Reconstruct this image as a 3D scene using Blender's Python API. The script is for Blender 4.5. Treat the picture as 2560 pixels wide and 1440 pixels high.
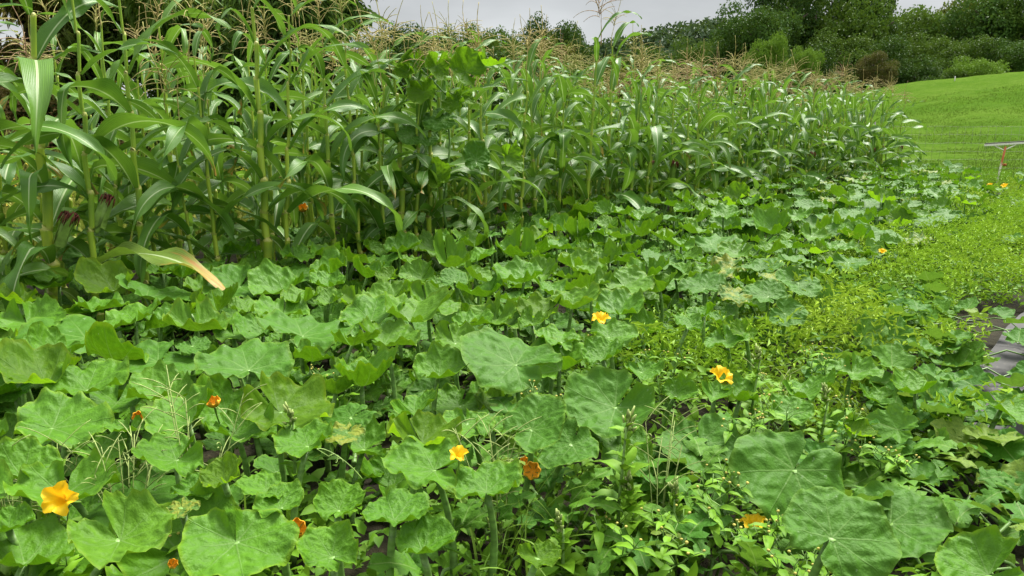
import bpy, math, random
import numpy as np
from mathutils import Vector, Matrix, Euler, Quaternion, noise

for o in list(bpy.data.objects):
    bpy.data.objects.remove(o)
S = bpy.context.scene
COL = S.collection
PI = math.pi
R = math.radians

# ------------------------------------------------------------------ camera, sky, sun, exposure
CAM_H, FPX, PITCH = 1.2, 1862.0, R(12.4)
cam_d = bpy.data.cameras.new("camera")
cam = bpy.data.objects.new("camera", cam_d)
COL.objects.link(cam)
cam_d.sensor_width = 36.0
cam_d.lens = 36.0 * FPX / 2560.0
cam_d.clip_start = 0.05
cam_d.clip_end = 3000
cam.location = (0, 0, CAM_H)
cam.rotation_euler = (PI / 2 - PITCH, 0, 0)
S.camera = cam

SUN_EL, SUN_AZ = 56.0, 42.0      # degrees; azimuth from +Y (straight ahead) towards +X
W = bpy.data.worlds.new("World")
S.world = W
W.use_nodes = True
wn, wl = W.node_tree.nodes, W.node_tree.links
wn.clear()
w_out = wn.new("ShaderNodeOutputWorld")
w_bg = wn.new("ShaderNodeBackground")
w_sky = wn.new("ShaderNodeTexSky")
w_sky.sky_type = 'NISHITA'
w_sky.sun_disc = False
w_sky.sun_elevation = R(SUN_EL)
w_sky.sun_rotation = R(SUN_AZ)
w_sky.air_density = 1.0
w_sky.dust_density = 2.0
w_tc = wn.new("ShaderNodeTexCoord")
w_sep = wn.new("ShaderNodeSeparateXYZ")
wl.new(w_tc.outputs["Generated"], w_sep.inputs[0])
# overcast deck: bright towards the zenith, a lighter rim low down, soft cloud structure
w_el = wn.new("ShaderNodeValToRGB")
cr = w_el.color_ramp
cr.elements[0].position = 0.0
cr.elements[0].color = (4.3, 4.4, 4.45, 1)
cr.elements[1].position = 1.0
cr.elements[1].color = (12.5, 12.7, 12.7, 1)
e = cr.elements.new(0.09); e.color = (3.9, 4.02, 4.08, 1)
e = cr.elements.new(0.22); e.color = (2.6, 2.68, 2.72, 1)
e = cr.elements.new(0.42); e.color = (7.6, 7.8, 7.9, 1)
wl.new(w_sep.outputs["Z"], w_el.inputs[0])
w_map = wn.new("ShaderNodeMapping")
w_map.inputs["Scale"].default_value = (1.0, 1.0, 3.5)
wl.new(w_tc.outputs["Generated"], w_map.inputs[0])
w_no = wn.new("ShaderNodeTexNoise")
w_no.inputs["Scale"].default_value = 3.4
w_no.inputs["Detail"].default_value = 5
wl.new(w_map.outputs[0], w_no.inputs["Vector"])
w_mr = wn.new("ShaderNodeMapRange")
w_mr.inputs[1].default_value = 0.3
w_mr.inputs[2].default_value = 0.72
w_mr.inputs[3].default_value = 0.74
w_mr.inputs[4].default_value = 1.16
wl.new(w_no.outputs["Fac"], w_mr.inputs[0])
w_mul = wn.new("ShaderNodeVectorMath"); w_mul.operation = 'SCALE'
wl.new(w_el.outputs[0], w_mul.inputs[0])
wl.new(w_mr.outputs[0], w_mul.inputs["Scale"])
w_mix = wn.new("ShaderNodeMix"); w_mix.data_type = 'RGBA'
w_mix.inputs[0].default_value = 0.93
wl.new(w_sky.outputs[0], w_mix.inputs[6])
wl.new(w_mul.outputs[0], w_mix.inputs[7])
wl.new(w_mix.outputs[2], w_bg.inputs["Color"])
w_bg.inputs["Strength"].default_value = 0.085
wl.new(w_bg.outputs[0], w_out.inputs[0])

sun_d = bpy.data.lights.new("sun", 'SUN')
sun_d.energy = 4.6
sun_d.angle = R(22)
sun_d.color = (1.0, 0.965, 0.9)
sun = bpy.data.objects.new("sun", sun_d)
COL.objects.link(sun)
sun.location = (0, 0, 30)
sd = Vector((math.sin(R(SUN_AZ)) * math.cos(R(SUN_EL)), math.cos(R(SUN_AZ)) * math.cos(R(SUN_EL)), math.sin(R(SUN_EL))))
sun.rotation_euler = sd.to_track_quat('Z', 'Y').to_euler()

S.view_settings.view_transform = 'Standard'
S.view_settings.look = 'None'
S.view_settings.exposure = 1.04
S.view_settings.gamma = 1.0
S.view_settings.use_curve_mapping = False
S.render.engine = 'CYCLES'
cy = S.cycles
cy.max_bounces = 5
cy.diffuse_bounces = 2
cy.glossy_bounces = 2
cy.transmission_bounces = 4
cy.transparent_max_bounces = 4
cy.sample_clamp_indirect = 6.0
cy.use_denoising = True

# ------------------------------------------------------------------ helpers
CP, SP = math.cos(PITCH), math.sin(PITCH)
def ray(px, py):
    a, b = (px - 1280) / FPX, (720 - py) / FPX
    return Vector((a, CP + b * SP, -SP + b * CP))
def at(px, py, z):
    d = ray(px, py)
    t = (z - CAM_H) / d.z
    return Vector((d.x * t, d.y * t, z))
def at_y(px, py, y):
    d = ray(px, py)
    t = y / d.y
    return Vector((d.x * t, y, CAM_H + d.z * t))
def proj(v):
    x, y, z = v[0], v[1], v[2] - CAM_H
    dep = y * CP - z * SP
    up = y * SP + z * CP
    if dep < 0.05: return None
    return 1280 + FPX * x / dep, 720 - FPX * up / dep, dep

# the garden runs along a corn row: s along the row, q across it (negative towards the viewer)
ROW_O = Vector((-1.58, 4.68)); ROW_U = Vector((0.680, 0.733)); ROW_N = Vector((-0.733, 0.680))
def sq(s, q):
    p = ROW_O + ROW_U * s + ROW_N * q
    return p.x, p.y
def to_sq(x, y):
    d = Vector((x, y)) - ROW_O
    return d.dot(ROW_U), d.dot(ROW_N)

def sstep(a, b, x):
    t = np.clip((x - a) / (b - a), 0, 1)
    return t * t * (3 - 2 * t)
def gz(x, y):
    x = np.asarray(x, float); y = np.asarray(y, float)
    h = 5.0 * sstep(15.5, 57, y) * sstep(-2, 40, x) * (1 - .95 * sstep(56, 84, y))
    h = h + 0.5 * sstep(8, 30, y) * sstep(0, -15, x)
    return h
def gzf(x, y):
    return float(gz(x, y))

def mesh(name, verts, faces, mats=(), smooth=True, attrs=None, fmat=None):
    me = bpy.data.meshes.new(name)
    if isinstance(verts, np.ndarray):
        nf, k = faces.shape
        me.vertices.add(len(verts))
        me.vertices.foreach_set("co", verts.astype(np.float32).ravel())
        me.loops.add(nf * k)
        me.loops.foreach_set("vertex_index", faces.astype(np.int32).ravel())
        me.polygons.add(nf)
        me.polygons.foreach_set("loop_start", np.arange(0, nf * k, k, dtype=np.int32))
        me.update(calc_edges=True)
    else:
        me.from_pydata(verts, [], faces)
    if attrs:
        for an, (typ, data) in attrs.items():
            a = me.attributes.new(an, typ, 'POINT')
            a.data.foreach_set("value" if typ == 'FLOAT' else "vector", np.asarray(data, np.float32).ravel())
    for m in mats: me.materials.append(m)
    n = len(me.polygons)
    if fmat is not None:
        me.polygons.foreach_set("material_index", np.asarray(fmat, np.int32))
    me.polygons.foreach_set("use_smooth", np.full(n, smooth, dtype=bool))
    me.update()
    return me

def obj(name, me, parent=None, loc=(0, 0, 0), rot=None, scale=None, mat4=None):
    o = bpy.data.objects.new(name, me)
    COL.objects.link(o)
    if parent is not None: o.parent = parent
    if mat4 is not None:
        l, r_, s_ = mat4.decompose()
        o.location, o.rotation_euler, o.scale = l, r_.to_euler(), s_
    else:
        o.location = loc
        if rot is not None: o.rotation_euler = rot
        if scale is not None: o.scale = (scale,) * 3 if isinstance(scale, (int, float)) else scale
    return o
def thing(name, label, cat, loc=(0, 0, 0), rot=(0, 0, 0), group=None, me=None):
    o = obj(name, me, None, loc, rot)
    if me is None: o.empty_display_size = 0.05
    o["label"] = label; o["category"] = cat
    if group: o["group"] = group
    return o
def kind(o, k):
    o["kind"] = k
    return o

class MB:
    """collects vertices and faces of one mesh"""
    def __init__(self): self.v, self.f, self.m, self.a = [], [], [], []
    def add(self, vs, fs, mi=0, a=None):
        b = len(self.v)
        self.v += [tuple(p) for p in vs]
        self.f += [tuple(i + b for i in f) for f in fs]
        self.m += [mi] * len(fs)
        self.a += list(a) if a is not None else [(0, 0, 0)] * len(vs)
    def tube(self, pts, rad, n=6, mi=0, cap=True, a=None):
        pts = [Vector(p) for p in pts]
        vs, fs, at_ = [], [], []
        up = Vector((0.31, 0.17, 0.93)).normalized()
        for i, p in enumerate(pts):
            t = (pts[min(i + 1, len(pts) - 1)] - pts[max(i - 1, 0)]).normalized()
            x = t.cross(up)
            if x.length < 1e-3: x = t.cross(Vector((1, 0, 0)))
            x.normalize(); y = t.cross(x)
            r = rad[i] if isinstance(rad, (list, tuple)) else rad
            for k in range(n):
                th = 2 * PI * k / n
                vs.append(p + x * (r * math.cos(th)) + y * (r * math.sin(th)))
                at_.append(a[i] if a is not None else (0, i / max(1, len(pts) - 1), 0))
        for i in range(len(pts) - 1):
            for k in range(n):
                k2 = (k + 1) % n
                fs.append((i * n + k, i * n + k2, (i + 1) * n + k2, (i + 1) * n + k))
        if cap:
            fs.append(tuple(range(n - 1, -1, -1)))
            fs.append(tuple((len(pts) - 1) * n + k for k in range(n)))
        self.add(vs, fs, mi, at_)
    def box(self, c, d, rotm=None, mi=0):
        c = Vector(c); vs = []
        for sx in (-1, 1):
            for sy in (-1, 1):
                for sz in (-1, 1):
                    p = Vector((sx * d[0] / 2, sy * d[1] / 2, sz * d[2] / 2))
                    vs.append(c + (rotm @ p if rotm else p))
        self.add(vs, [(0, 1, 3, 2), (4, 6, 7, 5), (0, 4, 5, 1), (2, 3, 7, 6), (0, 2, 6, 4), (1, 5, 7, 3)], mi)
    def mesh(self, name, mats=(), smooth=True):
        return mesh(name, self.v, self.f, mats, smooth, {"lc": ('FLOAT_VECTOR', self.a)}, self.m)

# ------------------------------------------------------------------ materials
class NT:
    def __init__(self, name):
        self.mat = bpy.data.materials.new(name)
        self.mat.use_nodes = True
        self.n, self.l = self.mat.node_tree.nodes, self.mat.node_tree.links
        self.n.clear()
        self.out = self.n.new("ShaderNodeOutputMaterial")
    def set(self, sock, v):
        if isinstance(v, bpy.types.NodeSocket): self.l.new(v, sock)
        elif v is not None:
            if isinstance(v, (tuple, list)) and len(v) == 3 and sock.type == 'RGBA': v = (*v, 1)
            sock.default_value = v
    def math(self, op, a, b=None, c=None, clamp=False):
        n = self.n.new("ShaderNodeMath"); n.operation = op; n.use_clamp = clamp
        self.set(n.inputs[0], a); self.set(n.inputs[1], b)
        if c is not None: self.set(n.inputs[2], c)
        return n.outputs[0]
    def mix(self, f, a, b, blend='MIX'):
        n = self.n.new("ShaderNodeMix"); n.data_type = 'RGBA'; n.blend_type = blend
        self.set(n.inputs[0], f); self.set(n.inputs[6], a); self.set(n.inputs[7], b)
        return n.outputs[2]
    def rng(self, v, a, b, c=0.0, d=1.0, smooth=True):
        n = self.n.new("ShaderNodeMapRange")
        if smooth: n.interpolation_type = 'SMOOTHSTEP'
        self.set(n.inputs[0], v)
        for i, x in enumerate((a, b, c, d)): self.set(n.inputs[i + 1], x)
        return n.outputs[0]
    def attr(self, name):
        n = self.n.new("ShaderNodeAttribute"); n.attribute_name = name
        return n
    def sep(self, v):
        n = self.n.new("ShaderNodeSeparateXYZ"); self.l.new(v, n.inputs[0])
        return n.outputs
    def noise(self, vec, scale, detail=3, rough=0.55):
        n = self.n.new("ShaderNodeTexNoise")
        if vec is not None: self.l.new(vec, n.inputs["Vector"])
        n.inputs["Scale"].default_value = scale; n.inputs["Detail"].default_value = detail
        n.inputs["Roughness"].default_value = rough
        return n.outputs["Fac"]
    def voronoi(self, vec, scale, feature='F1'):
        n = self.n.new("ShaderNodeTexVoronoi"); n.feature = feature
        if vec is not None: self.l.new(vec, n.inputs["Vector"])
        n.inputs["Scale"].default_value = scale
        return n
    def objrand(self):
        return self.n.new("ShaderNodeObjectInfo").outputs["Random"]
    def coord(self, which="Object"):
        return self.n.new("ShaderNodeTexCoord").outputs[which]
    def vadd(self, v, s):
        n = self.n.new("ShaderNodeVectorMath"); n.operation = 'ADD'
        self.l.new(v, n.inputs[0])
        c = self.n.new("ShaderNodeCombineXYZ"); self.l.new(s, c.inputs[0]); self.l.new(s, c.inputs[2])
        self.l.new(c.outputs[0], n.inputs[1])
        return n.outputs[0]
    def vscale(self, v, xyz):
        n = self.n.new("ShaderNodeVectorMath"); n.operation = 'MULTIPLY'
        self.l.new(v, n.inputs[0]); n.inputs[1].default_value = xyz
        return n.outputs[0]
    def bump(self, h, strength=0.3, dist=0.01):
        n = self.n.new("ShaderNodeBump")
        n.inputs["Strength"].default_value = strength; n.inputs["Distance"].default_value = dist
        self.l.new(h, n.inputs["Height"])
        return n.outputs[0]
    def principled(self, col, rough=0.5, spec=0.5, normal=None):
        p = self.n.new("ShaderNodeBsdfPrincipled")
        self.set(p.inputs["Base Color"], col); self.set(p.inputs["Roughness"], rough)
        self.set(p.inputs["Specular IOR Level"], spec)
        if normal is not None: self.l.new(normal, p.inputs["Normal"])
        return p
    def surf(self, sh):
        self.l.new(sh, self.out.inputs[0]); return self.mat
    def leafy(self, col, tcol, trans=0.35, rough=0.45, spec=0.5, normal=None):
        p = self.principled(col, rough, spec, normal)
        t = self.n.new("ShaderNodeBsdfTranslucent"); self.set(t.inputs[0], tcol)
        if normal is not None: self.l.new(normal, t.inputs["Normal"])
        m = self.n.new("ShaderNodeMixShader"); self.set(m.inputs[0], trans)
        self.l.new(p.outputs[0], m.inputs[1]); self.l.new(t.outputs[0], m.inputs[2])
        return self.surf(m.outputs[0])

def m_plain(name, col, rough=0.6, spec=0.4, var=0.25, scale=30):
    t = NT(name)
    nz = t.noise(t.coord("Object"), scale, 4)
    c = t.mix(t.rng(nz, .3, .7), tuple(x * (1 - var) for x in col), tuple(x * (1 + var) for x in col))
    return t.surf(t.principled(c, rough, spec, t.bump(nz, .2, .004)).outputs[0])

def m_squash(name, c1, c2, spots=0.0, yellow=0.0, rough=0.5, spec=0.17, trans=0.2, rim=0.5, bmp=.45):
    t = NT(name)
    a = t.sep(t.attr("vn").outputs["Vector"])      # along vein, across vein, radius
    lc = t.attr("lc").outputs["Vector"]
    rnd = t.objrand()
    sh = t.vadd(lc, t.math('MULTIPLY', rnd, 37.0))
    along, perp, rad = a[0], a[1], a[2]
    wv = t.math('MULTIPLY_ADD', rad, -0.011, 0.017)
    main = t.rng(perp, 0.0, wv, 1.0, 0.0)
    ph = t.math('FRACT', t.math('MULTIPLY', t.math('SUBTRACT', along, t.math('MULTIPLY', perp, 0.85)), 6.5))
    sec = t.math('MULTIPLY', t.rng(t.math('ABSOLUTE', t.math('SUBTRACT', ph, 0.5)), 0.0, 0.075, 1.0, 0.0), t.rng(perp, 0.05, 0.32, 0.5, 0.0))
    n1 = t.noise(sh, 2.2, 4)
    n2 = t.noise(sh, 11.0, 5, 0.6)
    base = t.mix(rnd, c1, c2)
    base = t.mix(t.rng(n1, .35, .7, 0, .65), base, tuple(x * .66 for x in c1))
    base = t.mix(t.rng(n2, .42, .7, 0, .5), base, tuple(min(1, x * 1.4) for x in c2))
    base = t.mix(t.math('MULTIPLY', t.rng(perp, 0.0, .10, 1, 0), t.rng(rad, .15, .9, .30, .05)), base, tuple(x * .85 for x in c1))
    base = t.mix(t.math('MULTIPLY', sec, 0.16), base, tuple(x * .55 for x in c1))
    edge = t.math('MULTIPLY', t.rng(rad, 0.88, 1.0), t.rng(t.math('FRACT', t.math('MULTIPLY', rnd, 5.3)), 0, 1, rim * .4, rim * 1.3))
    base = t.mix(edge, base, (c2[0] * 2.2 + .03, c2[1] * 1.55, c2[2] * 1.4))
    base = t.mix(t.math('MULTIPLY', main, t.rng(rad, .1, 1.0, .6, .15)), base, (.24, .36, .13))
    if spots:
        dsn = t.n.new("ShaderNodeTexNoise"); dsn.inputs["Scale"].default_value = 26; t.l.new(sh, dsn.inputs["Vector"])
        dv = t.n.new("ShaderNodeVectorMath"); dv.operation = 'MULTIPLY_ADD'
        t.l.new(dsn.outputs["Color"], dv.inputs[0]); dv.inputs[1].default_value = (.09, .09, .09); t.l.new(sh, dv.inputs[2])
        vo = t.voronoi(dv.outputs[0], 11.0)
        cs = t.sep(vo.outputs["Color"])
        sp = t.math('MULTIPLY', t.rng(vo.outputs["Distance"], .06, .19, 1, 0), t.math('GREATER_THAN', cs[0], 1 - spots))
        base = t.mix(t.math('MULTIPLY', sp, 0.5), base, (.45, .53, .40))
        nn = t.noise(sh, 5.0, 6, .7)
        base = t.mix(t.rng(nn, .52, .8, 0, .16), base, (.20, .32, .18))
    if yellow:
        yn = t.noise(sh, 4.0, 6, .7)
        base = t.mix(t.rng(yn, .62 - yellow * .25, .66 - yellow * .1, 0, .85), base, (.45, .40, .05))
        yb = t.noise(sh, 9.0, 5, .7)
        base = t.mix(t.rng(yb, .66, .72, 0, .8), base, (.42, .30, .16))
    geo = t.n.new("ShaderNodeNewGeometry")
    under = t.mix(0.6, base, (.055, .135, .010))  # underside pulled to a dark green, shade contrast put into the colour
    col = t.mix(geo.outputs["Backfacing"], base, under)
    puck = t.math('MULTIPLY', t.rng(t.math('ABSOLUTE', t.math('SUBTRACT', ph, 0.5)), 0.0, 0.42, 0, 1), t.rng(perp, 0.0, .07, 0, 1))
    hgt = t.math('ADD', t.math('ADD', t.math('MULTIPLY', n2, 0.9), t.math('MULTIPLY', puck, .24)), t.math('MULTIPLY', main, -0.12))
    nb = t.bump(hgt, bmp, .016)
    tc = t.mix(0.55, col, (.17, .36, .008))
    return t.leafy(col, tc, trans, rough, spec, nb)

def m_corn(name, c1, c2, dry=0.0, rough=0.43, trans=0.32):
    t = NT(name)
    a = t.sep(t.attr("lc").outputs["Vector"])      # u -1..1, t 0..1
    lc = t.attr("lc").outputs["Vector"]
    rnd = t.objrand()
    rib = t.rng(t.math('ABSOLUTE', a[0]), .03, .12, 1, 0)
    rib = t.math('MULTIPLY', rib, t.rng(a[1], .55, 1.0, .9, .1))
    sh = t.vadd(t.vscale(lc, (6.0, 1.2, 1)), t.math('MULTIPLY', rnd, 51.0))
    str_ = t.noise(sh, 3.0, 4)
    base = t.mix(rnd, c1, c2)
    base = t.mix(t.rng(str_, .35, .7, 0, .5), base, tuple(x * .68 for x in c1))
    lines = t.math('SINE', t.math('MULTIPLY', a[0], 55.0))
    base = t.mix(t.rng(lines, .2, 1, 0, .16), base, (.2, .3, .12))
    base = t.mix(rib, base, (.46, .56, .30))
    dn = t.noise(t.vadd(lc, t.math('MULTIPLY', rnd, 91.0)), 2.5, 5, .65)
    has = t.math('GREATER_THAN', t.math('FRACT', t.math('MULTIPLY', rnd, 7.31)), 1 - (0.22 + dry))
    tip = t.math('MULTIPLY', t.rng(t.math('ADD', a[1], t.math('MULTIPLY', t.math('SUBTRACT', dn, .5), .7)), .9 - dry * .45, 1.0 - dry * .35), has)
    dcol = t.mix(t.rng(dn, .4, .65), (.38, .30, .06), (.33, .17, .035))
    base = t.mix(tip, base, dcol)
    col = base
    nb = t.bump(t.math('ADD', t.math('MULTIPLY', lines, .25), str_), .25, .006)
    tc = t.mix(0.5, col, (.20, .36, .025))
    return t.leafy(col, tc, trans, rough, .36, nb)

def m_cloud(name, c1, c2, c3=None, trans=0.25, rough=0.55, spec=0.16, patch=None):
    """small leaves; colour varies from leaf to leaf and from patch to patch"""
    t = NT(name)
    r1 = t.attr("rnd").outputs["Fac"]
    rnd = t.objrand()
    base = t.mix(r1, c1, c2)
    if c3:
        g = t.noise(t.coord("Object"), patch or 0.5, 3)
        base = t.mix(t.rng(t.math('ADD', g, t.math('MULTIPLY', t.math('SUBTRACT', rnd, .5), .12)), .42, .66), base, c3)
    if c3: base = t.mix(t.rng(rnd, 0, 1, 0, .55, False), base, tuple(min(1, x * 1.7) for x in c2))
    tc = t.mix(0.45, base, (.22, .34, .03))
    return t.leafy(base, tc, trans, rough, spec)

SQ_B = m_squash("squash_leaf_bright", (.060, .200, .004), (.120, .300, .008), spots=.10, rim=.5)
SQ_P = m_squash("squash_leaf_pale", (.088, .220, .008), (.132, .285, .014), spots=.15, rim=.45, trans=.2, spec=.15)
SQ_M = m_squash("squash_leaf_mature", (.030, .115, .009), (.056, .170, .014), spots=.38, rough=.55, spec=.13, rim=.6, trans=.12, bmp=.42)
SQ_Y = m_squash("squash_leaf_young", (.13, .28, .005), (.19, .33, .010), rim=.35, trans=.48)
SQ_S = m_squash("squash_leaf_spent", (.055, .145, .022), (.085, .18, .03), spots=.4, yellow=.75, rim=.3)
SQ_STALK = m_plain("squash_stalk", (.12, .23, .045), .5, .4, .3, 25)
CORN_L = m_corn("corn_leaf", (.062, .175, .012), (.120, .255, .024))
CORN_D = m_corn("corn_leaf_dry", (.09, .19, .03), (.14, .22, .04), dry=.7)
CORN_Y = m_corn("corn_leaf_young", (.10, .24, .02), (.14, .28, .03))
def m_stem():
    t = NT("corn_stem")
    a = t.sep(t.attr("lc").outputs["Vector"])
    nz = t.noise(t.vscale(t.coord("Object"), (60, 60, 5)), 1.0, 4)
    c = t.mix(t.objrand(), (.25, .38, .024), (.35, .45, .034))
    c = t.mix(t.rng(nz, .35, .7, 0, .5), c, (.14, .25, .025))
    c = t.mix(a[0], c, (.44, .42, .12))
    c = t.mix(t.math('MULTIPLY', a[2], .6), c, (.13, .25, .03))
    return t.surf(t.principled(c, .45, .45, t.bump(nz, .3, .003)).outputs[0])
CORN_S = m_stem()
def m_tassel():
    t = NT("corn_tassel")
    nz = t.noise(t.coord("Object"), 60, 3)
    r = t.objrand()
    c = t.mix(t.rng(r, .15, .8), (.40, .43, .12), (.56, .47, .19))
    c = t.mix(t.math('GREATER_THAN', r, .88), c, (.40, .24, .16))
    c = t.mix(t.rng(nz, .35, .7), c, (.40, .30, .13))
    tr = t.mix(.5, c, (.4, .35, .15))
    return t.leafy(c, tr, .2, .7, .2)
TASSEL = m_tassel()
HUSK = m_plain("ear_husk", (.20, .32, .06), .5, .4, .3, 20)
SILK = m_plain("ear_silk", (.16, .045, .035), .7, .2, .5, 60)
PETAL_T = NT("squash_petal")
_a = PETAL_T.sep(PETAL_T.attr("lc").outputs["Vector"])
_n = PETAL_T.noise(PETAL_T.coord("Object"), 40, 4)
_c = PETAL_T.mix(PETAL_T.rng(_a[1], .0, .55), (.84, .46, .004), (.95, .67, .010))
_c = PETAL_T.mix(PETAL_T.rng(_n, .4, .7, 0, .4), _c, (.92, .42, .01))
PETAL = PETAL_T.leafy(_c, (.95, .45, .01), .4, .5, .3, PETAL_T.bump(_n, .3, .003))
WILT = m_plain("wilted_petal", (.74, .36, .022), .65, .2, .4, 40)
CALYX = m_plain("flower_calyx", (.14, .26, .04), .5, .3)
TENDRIL = m_plain("tendril", (.22, .34, .08), .5, .3)
WEED = m_cloud("weed_leaf", (.062, .165, .008), (.115, .245, .012), (.135, .245, .016), patch=1.3)
COVER = m_cloud("cover_leaf", (.135, .265, .010), (.21, .355, .018), (.24, .34, .024), patch=.9)
MELON = m_cloud("melon_leaf", (.065, .165, .02), (.13, .24, .03))
MELON_T = NT("melon_vine_leaf")
_a = MELON_T.sep(MELON_T.attr("lc").outputs["Vector"])
_r = MELON_T.objrand()
_n = MELON_T.noise(MELON_T.coord("Object"), 22, 4)
_c = MELON_T.mix(_r, (.050, .165, .012), (.105, .240, .020))
_c = MELON_T.mix(MELON_T.math('GREATER_THAN', MELON_T.math('FRACT', MELON_T.math('MULTIPLY', _r, 9.7)), .88), _c, (.17, .26, .035))
_c = MELON_T.mix(MELON_T.rng(_n, .4, .7, 0, .5), _c, (.05, .13, .02))
_c = MELON_T.mix(MELON_T.rng(MELON_T.math('ABSOLUTE', _a[0]), .0, .02, .5, 0), _c, (.25, .34, .12))
MELON_L = MELON_T.leafy(_c, MELON_T.mix(.5, _c, (.2, .34, .03)), .3, .55, .16, MELON_T.bump(_n, .4, .006))
GRASS_B = m_cloud("grass_blade", (.10, .21, .02), (.18, .30, .04))
SEEDH = m_plain("grass_seed_head", (.26, .33, .10), .6, .2, .3, 60)
WSTEM = m_plain("weed_stem", (.13, .24, .045), .55, .3)
YBUD = m_plain("yellow_bud", (.40, .36, .08), .6, .2)
BARK = m_plain("bark", (.075, .06, .045), .9, .1, .45, 9)
WIRE = m_plain("fence_wire", (.10, .095, .085), .5, .5)
WPAINT = NT("white_paint")
_n = WPAINT.noise(WPAINT.coord("Object"), 26, 5, .7)
WHITE = WPAINT.surf(WPAINT.principled(WPAINT.mix(WPAINT.rng(_n, .56, .66), (.72, .70, .66), (.42, .34, .27)), .5, .4).outputs[0])
HT = NT("worn_handle")
_n = HT.noise(HT.vscale(HT.coord("Object"), (14, 14, 5)), 1.0, 5, .75)
_z = HT.sep(HT.coord("Object"))[2]
_f = HT.rng(HT.math('ADD', HT.math('MULTIPLY', HT.math('SUBTRACT', _n, .5), .9), HT.math('MULTIPLY', _z, .8)), .26, .36)
HANDLE = HT.surf(HT.principled(HT.mix(_f, (.70, .66, .60), (.50, .14, .06)), .6, .3).outputs[0])
DARK = m_plain("dark_steel", (.09, .08, .075), .5, .5)
RUST = m_plain("rusty_clip", (.30, .10, .03), .8, .2)

# ------------------------------------------------------------------ ground, hill, garden soil, sheets
def ground_sheet():
    xs = np.concatenate([np.linspace(-400, -60, 10)[:-1], np.linspace(-60, 90, 130), np.linspace(90, 500, 12)[1:]])
    ys = np.concatenate([np.linspace(-60, -5, 6)[:-1], np.linspace(-5, 90, 140), np.linspace(90, 900, 16)[1:]])
    X, Y = np.meshgrid(xs, ys)
    Z = gz(X, Y)
    rng = np.random.default_rng(5)
    far = sstep(17, 26, Y)
    bump = 0.05 * np.sin(X * .9 + Y * .35) * np.sin(Y * .7 - X * .2) + 0.03 * rng.standard_normal(X.shape)
    Z = Z + bump * far - 0.02
    v = np.stack([X, Y, Z], -1).reshape(-1, 3)
    ny, nx = X.shape
    i = np.arange(ny * nx).reshape(ny, nx)
    f = np.stack([i[:-1, :-1], i[:-1, 1:], i[1:, 1:], i[1:, :-1]], -1).reshape(-1, 4)
    t = NT("pasture")
    P = t.coord("Object")
    a = t.noise(t.vscale(P, (1, 1.8, 1)), .16, 5, .6)
    b = t.noise(t.vscale(P, (1, 2.6, 1)), 1.5, 6, .7)
    c = t.noise(t.vscale(P, (1, 2.2, 1)), 4, 6, .8)
    col = t.mix(t.rng(a, .35, .66), (.052, .106, .014), (.080, .136, .021))
    col = t.mix(t.rng(b, .42, .66, 0, .75), col, (.040, .095, .005))
    col = t.mix(t.rng(c, .50, .66, 0, .6), col, (.10, .165, .018))
    col = t.mix(t.rng(c, .34, .5, .5, 0), col, (.034, .080, .005))
    t.surf(t.principled(col, .9, .0, t.bump(t.math('ADD', b, c), .6, .10)).outputs[0])
    o = obj("ground", mesh("ground", v, f, [t.mat]))
    return kind(o, "structure")
ground_sheet()

def strip(name, s0, s1, q0, q1, z, mat, ns=60, nq=16, amp=.02, seed=0, wob=.0):
    rng = random.Random(seed)
    vs, fs = [], []
    for i in range(ns + 1):
        for j in range(nq + 1):
            s = s0 + (s1 - s0) * i / ns
            q = q0 + (q1 - q0) * j / nq
            if wob:
                q += wob * noise.noise((s * .8, j * .3 + seed, 0))
                s += wob * noise.noise((q * .8, i * .3 + seed, 4)) if i in (0, ns) else 0
            x, y = sq(s, q)
            vs.append((x, y, z + gzf(x, y) + amp * (noise.noise((x * 2.5, y * 2.5, seed)) + .5 * noise.noise((x * 7, y * 7, seed)))))
    for i in range(ns):
        for j in range(nq):
            a = i * (nq + 1) + j
            fs.append((a, a + nq + 1, a + nq + 2, a + 1))
    return obj(name, mesh(name, vs, fs, [mat]))
t = NT("garden_soil")
P = t.coord("Object")
n1 = t.noise(P, 3, 5); n2 = t.noise(P, 22, 5, .7)
col = t.mix(t.rng(n1, .4, .7), (.018, .016, .009), (.034, .032, .014))
col = t.mix(t.rng(n2, .58, .75), col, (.06, .046, .024))
SOIL = t.surf(t.principled(col, .9, .15, t.bump(n2, .8, .03)).outputs[0])
kind(strip("garden_soil", -6.5, 13.6, -6.5, 3.2, .02, SOIL, 90, 50, .02), "structure")
t = NT("black_plastic")
P = t.coord("Object")
n1 = t.noise(P, 2.2, 5); n2 = t.noise(P, 40, 4)
col = t.mix(t.rng(n1, .4, .7), (.022, .021, .021), (.040, .039, .037))
col = t.mix(t.rng(n2, .62, .75, 0, .6), col, (.22, .19, .14))
PLASTIC = t.surf(t.principled(col, .6, .25, t.bump(n1, .15, .02)).outputs[0])
_p = strip("weed_barrier", 0.6, 5.2, -5.3, -3.62, .06, PLASTIC, 70, 30, .018, 3, .16)
_p["label"] = "black plastic weed barrier sheet bordering the melon vines"; _p["category"] = "plastic sheet"
WPL = m_plain("white_plastic", (.62, .62, .62), .4, .4, .12, 6)
_p = strip("mulch_film", -2.6, 4.5, .26, .56, .06, WPL, 70, 8, .02, 8, .16)
_p["label"] = "white plastic mulch film showing between the corn stalks and squash leaves"; _p["category"] = "plastic sheet"

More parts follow.
